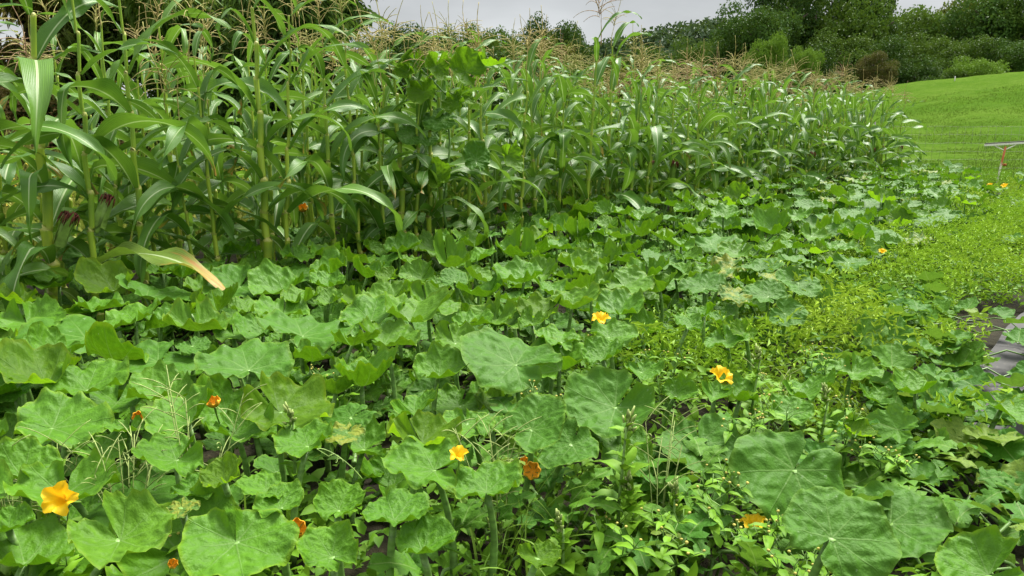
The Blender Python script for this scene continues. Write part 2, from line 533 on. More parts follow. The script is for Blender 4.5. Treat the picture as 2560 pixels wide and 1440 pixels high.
# ------------------------------------------------------------------ leaf clouds (merged small leaves)
def rhombs(pts, dirs, nors, L, Wd, fold=.25, droop=.15):
    """one folded leaf of two triangles per point; numpy arrays"""
    d = dirs / (np.linalg.norm(dirs, axis=1, keepdims=True) + 1e-9)
    sx = np.cross(d, nors); sx /= (np.linalg.norm(sx, axis=1, keepdims=True) + 1e-9)
    n = np.cross(sx, d)
    L = np.asarray(L)[:, None]; Wd = np.asarray(Wd)[:, None]
    base = pts
    mid = pts + d * L * .45
    l = mid - sx * Wd * .5 + n * Wd * fold
    r = mid + sx * Wd * .5 + n * Wd * fold
    tip = pts + d * L - n * L * droop
    N = len(pts)
    v = np.stack([base, l, tip, r], 1).reshape(-1, 3)
    k = np.arange(N)[:, None] * 4
    f = np.concatenate([k + np.array([[0, 2, 1]]), k + np.array([[0, 3, 2]])], 0)
    return v, f
def leaf8(pts, dirs, nors, L, Wd, fold=.25, droop=.2):
    d = dirs / (np.linalg.norm(dirs, axis=1, keepdims=True) + 1e-9)
    sx = np.cross(d, nors); sx /= (np.linalg.norm(sx, axis=1, keepdims=True) + 1e-9)
    n = np.cross(sx, d)
    L = np.asarray(L)[:, None]; Wd = np.asarray(Wd)[:, None]
    m1 = pts + d * L * .30 + n * L * .03; m2 = pts + d * L * .68 - n * L * droop * .35
    l1 = m1 - sx * Wd * .46 + n * Wd * fold * .8; r1 = m1 + sx * Wd * .46 + n * Wd * fold * .8
    l2 = m2 - sx * Wd * .36 + n * Wd * fold * .6; r2 = m2 + sx * Wd * .36 + n * Wd * fold * .6
    tip = pts + d * L - n * L * droop
    v = np.stack([pts, l1, m1, r1, l2, m2, r2, tip], 1).reshape(-1, 3)
    k = np.arange(len(pts))[:, None] * 8
    T = [(0, 2, 1), (0, 3, 2), (1, 5, 4), (1, 2, 5), (2, 6, 5), (2, 3, 6), (4, 5, 7), (5, 6, 7)]
    return v, np.concatenate([k + np.array([t_]) for t_ in T], 0)
def cloud8_mesh(name, pts, dirs, nors, L, Wd, mat, rng, fold=.25, droop=.2):
    v, f = leaf8(pts, dirs, nors, L, Wd, fold, droop)
    return mesh(name, v, f, [mat], True, {"rnd": ('FLOAT', np.repeat(rng.random(len(pts)), 8))})
def cloud_mesh(name, pts, dirs, nors, L, Wd, mat, rng, fold=.25, droop=.15):
    v, f = rhombs(pts, dirs, nors, L, Wd, fold, droop)
    rnd = np.repeat(rng.random(len(pts)), 4)
    return mesh(name, v, f, [mat], False, {"rnd": ('FLOAT', rnd)})

# ------------------------------------------------------------------ background trees
def crown_points(rng, n, nclump, env=(1, 1, 1), low=-.75, lump=.34):
    """points in leafy clumps over an egg-shaped envelope of unit radius; gives points and outward directions"""
    u = rng.standard_normal((nclump, 3)); u /= np.linalg.norm(u, axis=1, keepdims=True)
    u[:, 2] = np.where(u[:, 2] < low, -u[:, 2], u[:, 2])
    rad = .45 + .5 * rng.random((nclump, 1)) ** .5
    cen = u * rad * (1 + .18 * rng.standard_normal((nclump, 1)))
    cr_ = lump * (.6 + .8 * rng.random(nclump))
    w = cr_ ** 2; w /= w.sum()
    idx = rng.choice(nclump, n, p=w)
    d = rng.standard_normal((n, 3)); d /= np.linalg.norm(d, axis=1, keepdims=True)
    d[:, 2] = np.where((d[:, 2] < -.25) & (rng.random(n) < .75), -d[:, 2], d[:, 2])
    rr = (.55 + .5 * rng.random(n))[:, None]
    p = cen[idx] + d * cr_[idx][:, None] * rr
    return p * np.array(env), d
def crown_mesh(name, seed, n, nclump, mat, leaf=.035, lump=.34):
    rng = np.random.default_rng(seed)
    p, d = crown_points(rng, n, nclump, lump=lump)
    dirs = rng.standard_normal((n, 3)); dirs[:, 2] -= .5
    nor = d + .55 * rng.standard_normal((n, 3)) + np.array([0, 0, .35])
    L = leaf * (.7 + .8 * rng.random(n))
    return cloud_mesh(name, p, dirs, nor, L, L * .75, mat, rng)
TREE_MATS = {
    "dark": m_cloud("tree_leaf_dark", (.018, .052, .009), (.040, .088, .013), (.026, .062, .011), trans=.12, patch=2, spec=.1),
    "mid": m_cloud("tree_leaf_mid", (.028, .074, .008), (.062, .115, .014), (.050, .088, .012), trans=.15, patch=2, spec=.1),
    "light": m_cloud("tree_leaf_light", (.055, .125, .010), (.10, .18, .018), (.08, .15, .015), trans=.2, patch=2, spec=.1),
    "yellow": m_cloud("tree_leaf_yellow", (.062, .095, .010), (.12, .13, .018), (.15, .11, .02), trans=.2, patch=2),
    "brown": m_cloud("tree_leaf_brown", (.13, .10, .035), (.24, .16, .06), (.16, .15, .04), trans=.2, patch=2),
    "russet": m_cloud("tree_leaf_russet", (.060, .062, .016), (.11, .075, .024), (.055, .075, .014), trans=.15, patch=2, spec=.1),
    "haze_blue": m_cloud("tree_leaf_far_haze", (.026, .055, .024), (.045, .078, .032), (.032, .060, .028), trans=.1, patch=2),  # slight distance haze tinted into the leaf colour
}
CROWNS = {}
def crown(matk, var, fine):
    k = (matk, var, fine)
    if k not in CROWNS:
        CROWNS[k] = crown_mesh("crown", 100 + var * 7, 14000 if fine else 4500, 46 if fine else 30, TREE_MATS[matk], .050 if fine else .085, .31 if fine else .36)
    return CROWNS[k]
TRUNKS = []
for k in range(3):
    mb = MB(); rr = random.Random(k)
    mb.tube([(0, 0, -.1), (.01, 0, .25), (.03 * rr.uniform(-1, 1), .02, .5), (.05 * rr.uniform(-1, 1), 0, .8)], [.045, .032, .025, .012], 7)
    for j in range(6):
        a = j * 2.4 + rr.random(); z = .25 + .08 * j
        mb.tube([(0, 0, z), (.14 * math.cos(a), .14 * math.sin(a), z + .13), (.3 * math.cos(a), .3 * math.sin(a), z + .22)], [.016, .011, .004], 5)
    TRUNKS.append(mb.mesh("trunk", [BARK]))
def far_tree(px, top, y, wpx, matk, label, name="broadleaf_tree", cat="tree", var=0, low=.12, group=None, fine=True, spread=.95):
    p = at_y(px, top, y)
    g = gzf(p.x, y)
    H = p.z - g
    dep = y * CP
    Wm = wpx / FPX * dep
    e_ = thing(name, label, cat, (p.x, y, g - .05), (0, 0, var * 1.3), group)
    obj("trunk", TRUNKS[var % 3], e_, scale=(H, H, H))
    cz0 = low * H
    hz = max((H - cz0) / 2, .42 * Wm)
    cz0 = H - 2 * hz
    obj("crown", crown(matk, var % 4, fine), e_, loc=(0, 0, cz0 + hz), scale=(Wm / 2 * spread, Wm / 2 * spread, hz * .98))
    return e_
GT = "trees along the edge of the pasture"
FT = [
    # px, top, y, width, kind, label
    (1900, 30, 66, 210, "dark", "dark leafy tree at the near end of the wood above the corn tassels", 0),
    (1945, -25, 70, 170, "dark", "tall tree with a ragged pointed top at the wood's outer corner", 1),
    (2060, -45, 72, 240, "mid", "broad full-crowned tree reaching the top of the picture", 2),
    (2150, -40, 76, 210, "dark", "tallest dark tree of the wood, with its crown cut off by the picture edge", 3),
    (2105, 100, 64, 190, "mid", "lower green tree in front of the tallest dark tree", 1),
    (2015, 130, 60, 170, "dark", "dark rounded tree just behind the ripe tan tassels", 3),
    (2280, 32, 84, 260, "mid", "round domed olive green tree in the dip of the skyline", 0),
    (2215, 120, 63, 170, "dark", "dense dark tree between the brown bush and the domed tree", 2),
    (2290, 170, 60, 150, "dark", "dark low tree standing where the pasture crest starts", 1),
    (2370, 72, 84, 170, "light", "light green tree below the yellowing tree on the skyline", 3),
    (2425, 18, 92, 190, "yellow", "yellowing tree on the skyline of the right-hand wood", 2),
    (2345, 100, 74, 170, "mid", "mid green tree behind the pale bush on the crest", 0),
    (2500, -12, 76, 230, "dark", "big dark tree on the crest, highest beside the yellowing tree", 3),
    (2580, 30, 74, 200, "mid", "tree cut by the picture edge on the crest of the pasture", 1),
    (2430, 120, 68, 170, "mid", "shaded mid green tree behind the pale crest bush", 2),
    (2540, 110, 66, 160, "dark", "dark thicket tree close to the crest at the picture edge", 0),
    (1830, 100, 74, 150, "mid", "smaller tree stepping down from the wood towards the far ridge", 2),
    (1755, 112, 82, 150, "mid", "low tree in the gap between the wood and the far ridge", 0),
    (1380, 74, 56, 125, "dark", "round-topped tree standing alone over the middle tassels", 1),
    (1435, 96, 58, 90, "dark", "short tree leaning on the round-topped lone tree", 2),
    (1320, 105, 60, 100, "mid", "small tree on the near side of the round-topped lone tree", 3),
    (1235, 82, 52, 110, "mid", "tree with a narrow top behind the climbing squash vine", 0),
    (1155, 102, 52, 130, "mid", "wide low tree behind the climbing squash vine", 1),
    (1060, 104, 50, 130, "dark", "dark tree low on the skyline beneath open sky", 2),
    (975, 92, 44, 130, "dark", "dark tree next to the willow-leaved trees", 3),
    (1600, 140, 60, 190, "mid", "wide low tree behind the densest tassels", 3),
    (1500, 150, 58, 170, "yellow", "olive-yellow low tree behind the tall tassels", 1),
]
for i, (px, top, y, w, mk, lab, var) in enumerate(FT):
    far_tree(px, top, y, w * (1.55 if px < 1480 else 1.1), mk, lab, var=var, low=.06, group=GT)
BUSH = [
    (2445, 152, 56, 150, "light", "pale yellow-green bush on the crest of the pasture"),
    (2395, 185, 56, 100, "mid", "low green bush at the foot of the pale crest bush"),
    (2190, 140, 57, 92, "russet", "rusty brown bush between the wood and the tassels"),
    (1928, 100, 56, 110, "light", "bright green bush in front of the wood's near end"),
    (2020, 125, 55, 90, "light", "light green bush just above the ripe tassels"),
    (1400, 120, 40, 120, "yellow", "yellowish bush behind the middle tassels"),
]
for i, (px, top, y, w, mk, lab) in enumerate(BUSH):
    far_tree(px, top, y, w, mk, lab, "bush", "bush", var=i % 4, low=.0, group="bushes along the pasture edge")

def wood_mass():
    rng = np.random.default_rng(77)
    # the far wooded hill
    vs, fs = [], []
    nx, ny = 60, 12
    def hill_z(x, y):
        return 30 * math.exp(-((x - 72) / 120) ** 2) * sstep(200, 300, y) + 5 * noise.noise((x * .02, y * .01, 3)) * sstep(200, 260, y)
    for j in range(ny + 1):
        for i in range(nx + 1):
            x, y = -260 + 620 * i / nx, 195 + 260 * j / ny
            vs.append((x, y, float(hill_z(x, y)) - .5 + gzf(x, y)))
    for j in range(ny):
        for i in range(nx):
            a = j * (nx + 1) + i
            fs.append((a, a + 1, a + nx + 2, a + nx + 1))
    kind(obj("hills", mesh("hills", vs, fs, [m_plain("wooded_slope", (.04, .075, .03), .9, .1, .4, .2)])), "structure")
    P, D = [], []
    for k in range(1500):
        x = rng.uniform(-200, 330); y = rng.uniform(235, 330)
        z = float(hill_z(x, y)) + gzf(x, y)
        r_ = rng.uniform(2.8, 4.6)
        n = 52
        d = rng.standard_normal((n, 3)); d /= np.linalg.norm(d, axis=1, keepdims=True)
        d[:, 2] = np.abs(d[:, 2]) * 1.2 - .15
        P.append(np.array([x, y, z + r_ * .35]) + d * r_ * rng.uniform(.8, 1.15, (n, 1))); D.append(d)
    P = np.concatenate(P); D = np.concatenate(D)
    n = len(P)
    me = cloud_mesh("distant_wood", P, rng.standard_normal((n, 3)), D + .4 * rng.standard_normal((n, 3)), rng.uniform(1.2, 2.4, n), rng.uniform(1.0, 2.0, n), TREE_MATS["haze_blue"], rng)
    kind(obj("distant_wood", me), "stuff")
wood_mass()

# near willow-leaved trees behind the corn
def willow_mesh(seed, nleaf_scale=1.0, H=6.0):
    rr = random.Random(seed)
    mb = MB(); tips = []
    def grow(p, d, L, r0, depth):
        pts, rad = [p.copy()], [r0]
        n = 5
        for i in range(n):
            d = (d + Vector((rr.gauss(0, .16), rr.gauss(0, .16), rr.gauss(.03 if depth < 2 else -.06, .1)))).normalized()
            p = p + d * L / n
            pts.append(p.copy()); rad.append(r0 * (1 - .75 * (i + 1) / n))
        mb.tube(pts, rad, 6 if depth < 2 else 4)
        if depth >= 2: tips.append(pts)
        if depth < 4:
            k = (8, 6, 5, 4)[depth]
            for j in range(k):
                f = .25 + .75 * (j + rr.random()) / k
                q = pts[min(n, int(f * n))]
                a = rr.uniform(0, 2 * PI)
                side = Vector((math.cos(a), math.sin(a), rr.uniform(-.1, .5)))
                nd = (d * .55 + side * .8).normalized()
                grow(q, nd, L * rr.uniform(.45, .68), r0 * .42, depth + 1)
    grow(Vector((0, 0, 0)), Vector((rr.gauss(0, .08), rr.gauss(0, .08), 1)), H * .55, .13, 0)
    rng = np.random.default_rng(seed)
    P, D = [], []
    for pts in tips:
        for i in range(len(pts) - 1):
            for k in range(int(4 * nleaf_scale)):
                f = rr.random()
                P.append(pts[i].lerp(pts[i + 1], f)); D.append((pts[i + 1] - pts[i]).normalized())
    P = np.array([tuple(p) for p in P]); D = np.array([tuple(d) for d in D])
    n = len(P)
    P = P + .05 * rng.standard_normal((n, 3))
    dirs = D * .7 + .6 * rng.standard_normal((n, 3)) + np.array([0, 0, -.75])
    nor = np.array([0, 0, 1.0]) + .7 * rng.standard_normal((n, 3))
    return mb, P, dirs, nor, rng
LT = [(-8.2, 13.4, 6.6, "brown", 11), (-4.3, 14.6, 7.2, "dark", 12), (-5.9, 13.0, 5.9, "mid", 15), (-3.5, 12.6, 5.2, "dark", 13)]
LT_LAB = ["brownish tree with hanging narrow leaves behind the first corn stalks",
          "large dark willow-leaved tree whose crown reaches out towards the open sky",
          "thin-crowned willow-leaved tree with sky showing between its limbs",
          "lower dark tree of drooping twigs beside the open sky"]
WL = {"brown": m_cloud("willow_leaf_brown", (.085, .095, .022), (.17, .15, .04), (.18, .12, .035), trans=.25, patch=.7),
      "dark": m_cloud("willow_leaf_dark", (.040, .095, .018), (.085, .155, .030), (.065, .115, .024), trans=.25, patch=.7),
      "mid": m_cloud("willow_leaf_mid", (.050, .110, .018), (.105, .170, .030), (.11, .13, .024), trans=.25, patch=.7)}
for (x, y, H, mk, sd_), lab in zip(LT, LT_LAB):
    mb, P, D, N_, rng = willow_mesh(sd_, 1.05, H)
    tr = thing("willow_tree", lab, "tree", (x, y, gzf(x, y) - .05), group="trees behind the corn")
    obj("trunk", mb.mesh("trunk", [BARK]), tr)
    n = len(P)
    L = rng.uniform(.14, .24, n)
    obj("crown", cloud_mesh("crown", P, D, N_, L, L * .24, WL[mk], rng, .2, .2), tr)
# hedge of scrub under them
def scrub(x, y, r_, h_, mk, lab, var):
    e_ = thing("bush", lab, "bush", (x, y, gzf(x, y) - .05), (0, 0, var), "scrub behind the corn")
    obj("crown", crown(mk, var % 4, True), e_, loc=(0, 0, h_ * .45), scale=(r_, r_, h_ * .6))
    obj("stem", TRUNKS[var % 3], e_, scale=(h_ * .8,) * 3)
scrub(-9.2, 12.2, 1.6, 2.2, "brown", "brown scrub bush under the brownish tree", 1)
scrub(-6.8, 11.6, 1.3, 1.5, "brown", "low tan bush behind the thick stalks", 2)
scrub(-4.6, 12.2, 1.5, 1.9, "mid", "green scrub bush below the thin-crowned tree", 3)
scrub(-2.4, 13.2, 1.5, 2.2, "dark", "dark scrub bush below the drooping twigs", 0)
scrub(-.6, 17.0, 1.8, 2.5, "dark", "dark bush behind the corn near the climbing vine", 1)
scrub(1.6, 22.0, 2.2, 2.6, "mid", "bush behind the middle tassels", 2)
scrub(-11, 11.0, 2.0, 3.4, "brown", "tall brown thicket at the edge of the picture behind the corn", 3)

# meadow weeds behind the corn: green blades and tan heads
def meadow():
    rng = np.random.default_rng(9)
    n = 26000
    s = rng.uniform(-5, 9, n); q = 3.0 + 5.5 * rng.random(n) ** 1.2
    x = ROW_O.x + ROW_U.x * s + ROW_N.x * q; y = ROW_O.y + ROW_U.y * s + ROW_N.y * q
    hh = (.25 + .85 * np.clip((q - 3.4) / 3, 0, 1)) * (.5 + .6 * rng.random(n))
    z = gz(x, y) + hh * rng.random(n)
    P = np.stack([x, y, z], 1)
    D = rng.standard_normal((n, 3)) * .55 + np.array([0, 0, .9])
    me = cloud_mesh("meadow_weeds", P, D, rng.standard_normal((n, 3)), rng.uniform(.10, .26, n), rng.uniform(.012, .035, n),
                    m_cloud("meadow_leaf", (.10, .17, .025), (.20, .25, .04), (.24, .15, .07), patch=.5), rng)
    kind(obj("meadow_weeds", me), "stuff")
    # goldenrod heads
    n = 1500
    s = rng.uniform(-2, 5, n); q = rng.uniform(3.2, 5.0, n)
    c = rng.integers(0, 26, n); cs = rng.uniform(-2, 6, 26); cq = rng.uniform(3.3, 5.5, 26); cz = rng.uniform(.5, .95, 26)
    s = cs[c] + rng.normal(0, .05, n); q = cq[c] + rng.normal(0, .05, n)
    x = ROW_O.x + ROW_U.x * s + ROW_N.x * q; y = ROW_O.y + ROW_U.y * s + ROW_N.y * q
    P = np.stack([x, y, gz(x, y) + cz[c] + rng.normal(0, .08, n)], 1)
    me = cloud_mesh("goldenrod", P, rng.standard_normal((n, 3)), rng.standard_normal((n, 3)), rng.uniform(.02, .05, n), rng.uniform(.015, .03, n),
                    m_cloud("goldenrod_bloom", (.45, .33, .02), (.55, .42, .04)), rng)
    kind(obj("goldenrod", me), "stuff")
meadow()

# hillside grass tufts
def hill_tufts():
    rng = np.random.default_rng(21)
    n = 60000
    y = 15.5 + 30 * rng.random(n) ** 1.8
    x = y * rng.uniform(.42, .78, n)
    P = np.stack([x, y, gz(x, y) - .03], 1)
    D = rng.standard_normal((n, 3)) * .5 + np.array([.2, 0, .8])
    L = rng.uniform(.025, .06, n) * (1 + (y - 15) / 40)
    me = cloud_mesh("pasture_grass", P, D, rng.standard_normal((n, 3)), L, L * .28,
                    m_cloud("pasture_blade", (.055, .110, .014), (.088, .148, .022), (.075, .130, .018), trans=.25, patch=.12, spec=0), rng)
    kind(obj("pasture_grass", me), "stuff")
hill_tufts()

# ------------------------------------------------------------------ wire fence and rake
fe = thing("wire_fence", "thin wire mesh fence at the foot of the pasture behind the rake", "fence")
FA, FB = Vector((7.9, 16.6)), Vector((13.0, 16.0))
flen = (FB - FA).length
fd = (FB - FA) / flen
for k in range(7):
    mb = MB()
    z = [.12, .28, .45, .62, .80, .98, 1.15][k]
    mb.tube([(FA.x + fd.x * flen * f, FA.y + fd.y * flen * f, gzf(*(FA + fd * flen * f)) + z + .01 * math.sin(f * 30 + k)) for f in [i / 20 for i in range(21)]], .0016, 4)
    obj("wire", mb.mesh("wire", [WIRE]), fe)
mbv = MB(); mbv.tube([(0, 0, .02), (0, 0, .6), (0, 0, 1.16)], .002, 4)
vw = mbv.mesh("wire", [WIRE])
for k in range(34):
    p = FA + fd * (flen * k / 33)
    obj("wire", vw, fe, (p.x, p.y, gzf(p.x, p.y)))
mbp = MB(); mbp.tube([(0, 0, -.1), (0, 0, 1.25)], .02, 6)
fp_ = mbp.mesh("post", [DARK])
for f in (0.0, .97):
    p = FA + fd * flen * f
    obj("post", fp_, fe, (p.x, p.y, gzf(p.x, p.y)))

# landscape rake, standing head up
RB = at(2491, 462, .02); RY = RB.y
top = at_y(2514, 366, RY)
rk = thing("landscape_rake", "wide white landscape rake standing head up with a worn red handle", "rake", RB)
tp = top - RB
hl = at_y(2462, 363, RY) - RB; hr = at_y(2640, 352, RY) - RB
mb = MB(); mb.tube([Vector((0, 0, -.05)), tp * .33, tp * .66, tp], .019, 10)
obj("handle", mb.mesh("handle", [HANDLE]), rk)
bar_d = (hr - hl); bl = bar_d.length
bx = bar_d.normalized()
rm = Matrix((bx, Vector((0, 1, 0)), bx.cross(Vector((0, 1, 0))))).transposed()
mb = MB(); mb.box((hl + hr) / 2, (bl, .05, .036), rm)
obj("head", mb.mesh("head", [WHITE], False), rk)
mb = MB(); mb.box((hl + hr) / 2 + Vector((0, 0, .029)), (bl * .99, .03, .02), rm)
obj("backing_strip", mb.mesh("backing_strip", [DARK], False), rk)
for px_ in (2486, 2540):
    a_ = at_y(px_, 363 - (px_ - 2514) * .06, RY) - RB
    b_ = tp * .87 if False else (at_y(2510, 376, RY) - RB)
    mb = MB(); mb.tube([a_, b_], .013, 6)
    obj("brace", mb.mesh("brace", [WHITE]), rk)
mb = MB(); mb.tube([(0, 0, 0), (0, 0, -.07)], [.006, .004], 4)
tm = mb.mesh("tine", [DARK])
for k in range(40):
    p = hl.lerp(hr, (k + .5) / 40)
    obj("tine", tm, rk, p + Vector((0, .012, -.019)))
mb = MB()
p = (at_y(2512, 412, RY) - RB)
mb.box(p, (.05, .03, .05)); mb.tube([p + Vector((-.06, 0, .005)), p], .012, 6)
obj("clip", mb.mesh("clip", [RUST]), rk)
# little marker on the crest
p = at_y(2384, 224, 52)
mb = MB(); mb.tube([(0, 0, -.2), (0, 0, .12), (0, 0, .26)], .035, 6)
thing("marker_post", "tiny white post on the crest of the pasture near the pale bush", "post", (p.x, 52, gzf(p.x, 52)), me=mb.mesh("marker_post", [WHITE]))

# ------------------------------------------------------------------ corn
def corn_leaf_mesh(seed, a0, a1, pw, width, twist, sway, fold=None, mat=CORN_L):
    """unit-length blade leaving the origin towards +X"""
    rr = random.Random(seed)
    n, m = 22, 6
    p = Vector((.012, 0, 0)); yaw = 0.0
    vs, fs, lc = [], [], []
    ph = [rr.uniform(0, 6.28) for _ in range(4)]
    k1, k2 = rr.uniform(9, 14), rr.uniform(16, 22)
    for i in range(n + 1):
        t = i / n
        ang = a0 - (a0 - a1) * t ** pw
        if fold and t > fold[0]:
            ang = min(ang, ang - fold[1] * min(1, (t - fold[0]) / .06))
        yw = sway * t * t + .12 * math.sin(3 * t + ph[0])
        d = Vector((math.cos(ang) * math.cos(yw), math.cos(ang) * math.sin(yw), math.sin(ang)))
        if i: p = p + d / n
        side = Vector((-math.sin(yw), math.cos(yw), 0))
        tw = twist * t + .35 * math.sin(5 * t + ph[1]) * t
        nrm = d.cross(side) * -1
        nrm = side.cross(d) * -1 if nrm.z < 0 else nrm
        c_, s_ = math.cos(tw), math.sin(tw)
        sd2 = side * c_ + nrm * s_
        nn = nrm * c_ - side * s_
        w = width * (.38 + .62 * min(1, t / .2) ** .8) * max(0.0, 1 - max(0, (t - .3) / .7) ** 1.9)
        cup = .55 * (1 - t) ** 2 + .12
        for j in range(m + 1):
            u = -1 + 2 * j / m
            off = sd2 * (u * w * .5 * (1 - .15 * cup * abs(u)))
            lift = nn * (abs(u) ** 1.4 * w * .5 * cup)
            rip = nn * (abs(u) ** 2 * width * .16 * math.sin(t * 6 * math.pi * .5) * 0
                        + abs(u) ** 2 * width * .17 * (math.sin(k1 * t + ph[2] + (1.7 if u > 0 else 0)) + .6 * math.sin(k2 * t + ph[3] + (2.6 if u > 0 else 0))) * min(1, t * 4))
            vs.append(p + off + lift + rip); lc.append((u, t, 0))
    for i in range(n):
        for j in range(m):
            a = i * (m + 1) + j
            fs.append((a, a + m + 1, a + m + 2, a + 1))
    return mesh("leaf", [tuple(v) for v in vs], fs, [mat], True, {"lc": ('FLOAT_VECTOR', lc)})
rr = random.Random(3)
CL_UP, CL_MID, CL_LOW, CL_DRY = [], [], [], []
for k in range(8):
    fold = (rr.uniform(.35, .6), rr.uniform(.7, 1.3)) if k % 4 == 3 else None
    CL_UP.append(corn_leaf_mesh(k, R(rr.uniform(55, 72)), R(rr.uniform(-65, -5)), rr.uniform(1.1, 2.2), rr.uniform(.105, .135), rr.uniform(-.6, .6), rr.uniform(-.5, .5), fold))
for k in range(14):
    fold = (rr.uniform(.25, .55), rr.uniform(.6, 1.3)) if k % 3 == 2 else None
    CL_MID.append(corn_leaf_mesh(20 + k, R(rr.uniform(32, 64)), R(rr.uniform(-88, -45)), rr.uniform(.9, 1.7), rr.uniform(.125, .165), rr.uniform(-1.1, 1.1), rr.uniform(-.7, .7), fold))
for k in range(8):
    CL_LOW.append(corn_leaf_mesh(40 + k, R(rr.uniform(5, 45)), R(rr.uniform(-95, -70)), rr.uniform(.6, 1.1), rr.uniform(.10, .14), rr.uniform(-1.5, 1.5), rr.uniform(-.8, .8)))
for k in range(4):
    CL_DRY.append(corn_leaf_mesh(60 + k, R(rr.uniform(-10, 30)), R(-95), .5, .08, rr.uniform(-3, 3), rr.uniform(-.8, .8), mat=CORN_D))
CL_YNG = [corn_leaf_mesh(80 + k, R(rr.uniform(60, 75)), R(rr.uniform(-60, 0)), 1.6, .12, rr.uniform(-.6, .6), rr.uniform(-.4, .4), mat=CORN_Y) for k in range(4)]

def corn_stem_mesh(seed, H, n_nodes, r0):
    rr = random.Random(seed)
    mb = MB()
    pts, rad, a = [], [], []
    zs = []
    z = 0.0
    gaps = [0.6 + .9 * min(1, i / 5) for i in range(n_nodes)]
    sc = H * .97 / sum(gaps)
    r_at = lambda z: r0 * (1 - .80 * (z / H) ** 1.2)
    for i in range(n_nodes):
        z1 = z + gaps[i] * sc
        r_ = r_at(z)
        ox, oy = .006 * math.cos(i * PI + seed), .006 * math.sin(i * PI + seed)
        for f, m_, yl in ((0.0, 1.05, .8), (.04, 1.0, .3), (.10, .98, 0), (.62, 1.0, 0), (.90, 1.04, 0), (.955, 1.10, .5), (.97, 1.0, .8)):
            pts.append((ox * f, oy * f, z + (z1 - z) * f)); rad.append(r_ * m_); a.append((yl, 0, 1 if .15 < f < .9 and i % 2 else 0))
        zs.append(z + (z1 - z) * .955)
        z = z1
    mb.tube(pts, rad, 9, 0, True, a)
    return mb.mesh("stem", [CORN_S]), zs
STEMS = [corn_stem_mesh(k, 1.0, 11, .0118 + .0016 * (k % 3)) for k in range(5)]

def tassel_mesh(seed, nb, up):
    rr = random.Random(seed)
    mb = MB()
    H = .34
    def branch(p, d, L, r_, droop):
        pts, rad = [], []
        n = 11
        for i in range(n + 1):
            pts.append(tuple(p)); rad.append(r_ * (1.0 if i % 2 else .62) * (1 - .45 * i / n))
            d = (d + Vector((rr.gauss(0, .05), rr.gauss(0, .05), -droop / n))).normalized()
            p = p + d * L / n
        mb.tube(pts, rad, 4)
    branch(Vector((0, 0, -.24)), Vector((0, 0, 1)), .30, .0050, 0)
    branch(Vector((0, 0, 0)), Vector((rr.gauss(0, .08), rr.gauss(0, .08), 1)).normalized(), H, .0048, rr.uniform(0, .25))
    for k in range(nb):
        a = k * 2.39996 + rr.uniform(-.4, .4)
        z = -.02 + .15 * k / nb
        e_ = rr.uniform(*up)
        d = Vector((math.cos(a) * math.cos(e_), math.sin(a) * math.cos(e_), math.sin(e_)))
        branch(Vector((0, 0, z)), d, rr.uniform(.16, .26) * (1 - .25 * k / nb), .0036, rr.uniform(.5, 1.7))
    return mb.mesh("tassel", [TASSEL])
TASSELS = [tassel_mesh(k, rr.randint(11, 19), ((.5, 1.0), (.7, 1.25), (.2, .8))[k % 3]) for k in range(8)]

def ear_meshes():
    mb = MB()
    n = 12
    pts = [(0, 0, .2 * i / n) for i in range(n + 1)]
    rad = [.012 + .020 * math.sin(min(1, i / n * 1.2) * PI * .62) * (1 if i < n - 1 else .5) for i in range(n + 1)]
    mb.tube(pts, rad, 10)
    for k in range(4):      # loose husk leaves
        a = k * 1.7
        c = Vector((math.cos(a), math.sin(a), 0)); sdv = Vector((-math.sin(a), math.cos(a), 0))
        vs = []
        for i in range(6):
            t_ = i / 5
            w_ = .022 * (1 - t_ ** 2) + .001
            cc = c * (.030 - .010 * t_ + .02 * t_ * t_) + Vector((0, 0, .03 + .20 * t_))
            vs += [cc - sdv * w_, cc + sdv * w_]
        mb.add(vs, [(2 * i, 2 * i + 1, 2 * i + 3, 2 * i + 2) for i in range(5)])
    husk = mb.mesh("husk", [HUSK])
    mb = MB(); rr = random.Random(1)
    for k in range(22):
        a = rr.uniform(0, 6.28); r_ = rr.uniform(0, .02)
        p0 = Vector((r_ * math.cos(a), r_ * math.sin(a), .185))
        o_ = Vector((math.cos(a), math.sin(a), 0))
        mb.tube([p0, p0 + o_ * .015 + Vector((0, 0, .03)), p0 + o_ * .025 + Vector((0, 0, .015)), p0 + o_ * .03 + Vector((0, 0, -.02 - .02 * rr.random()))], [.004, .0045, .004, .002], 4)
    return husk, mb.mesh("silk", [SILK])
EAR, EAR_SILK = ear_meshes()

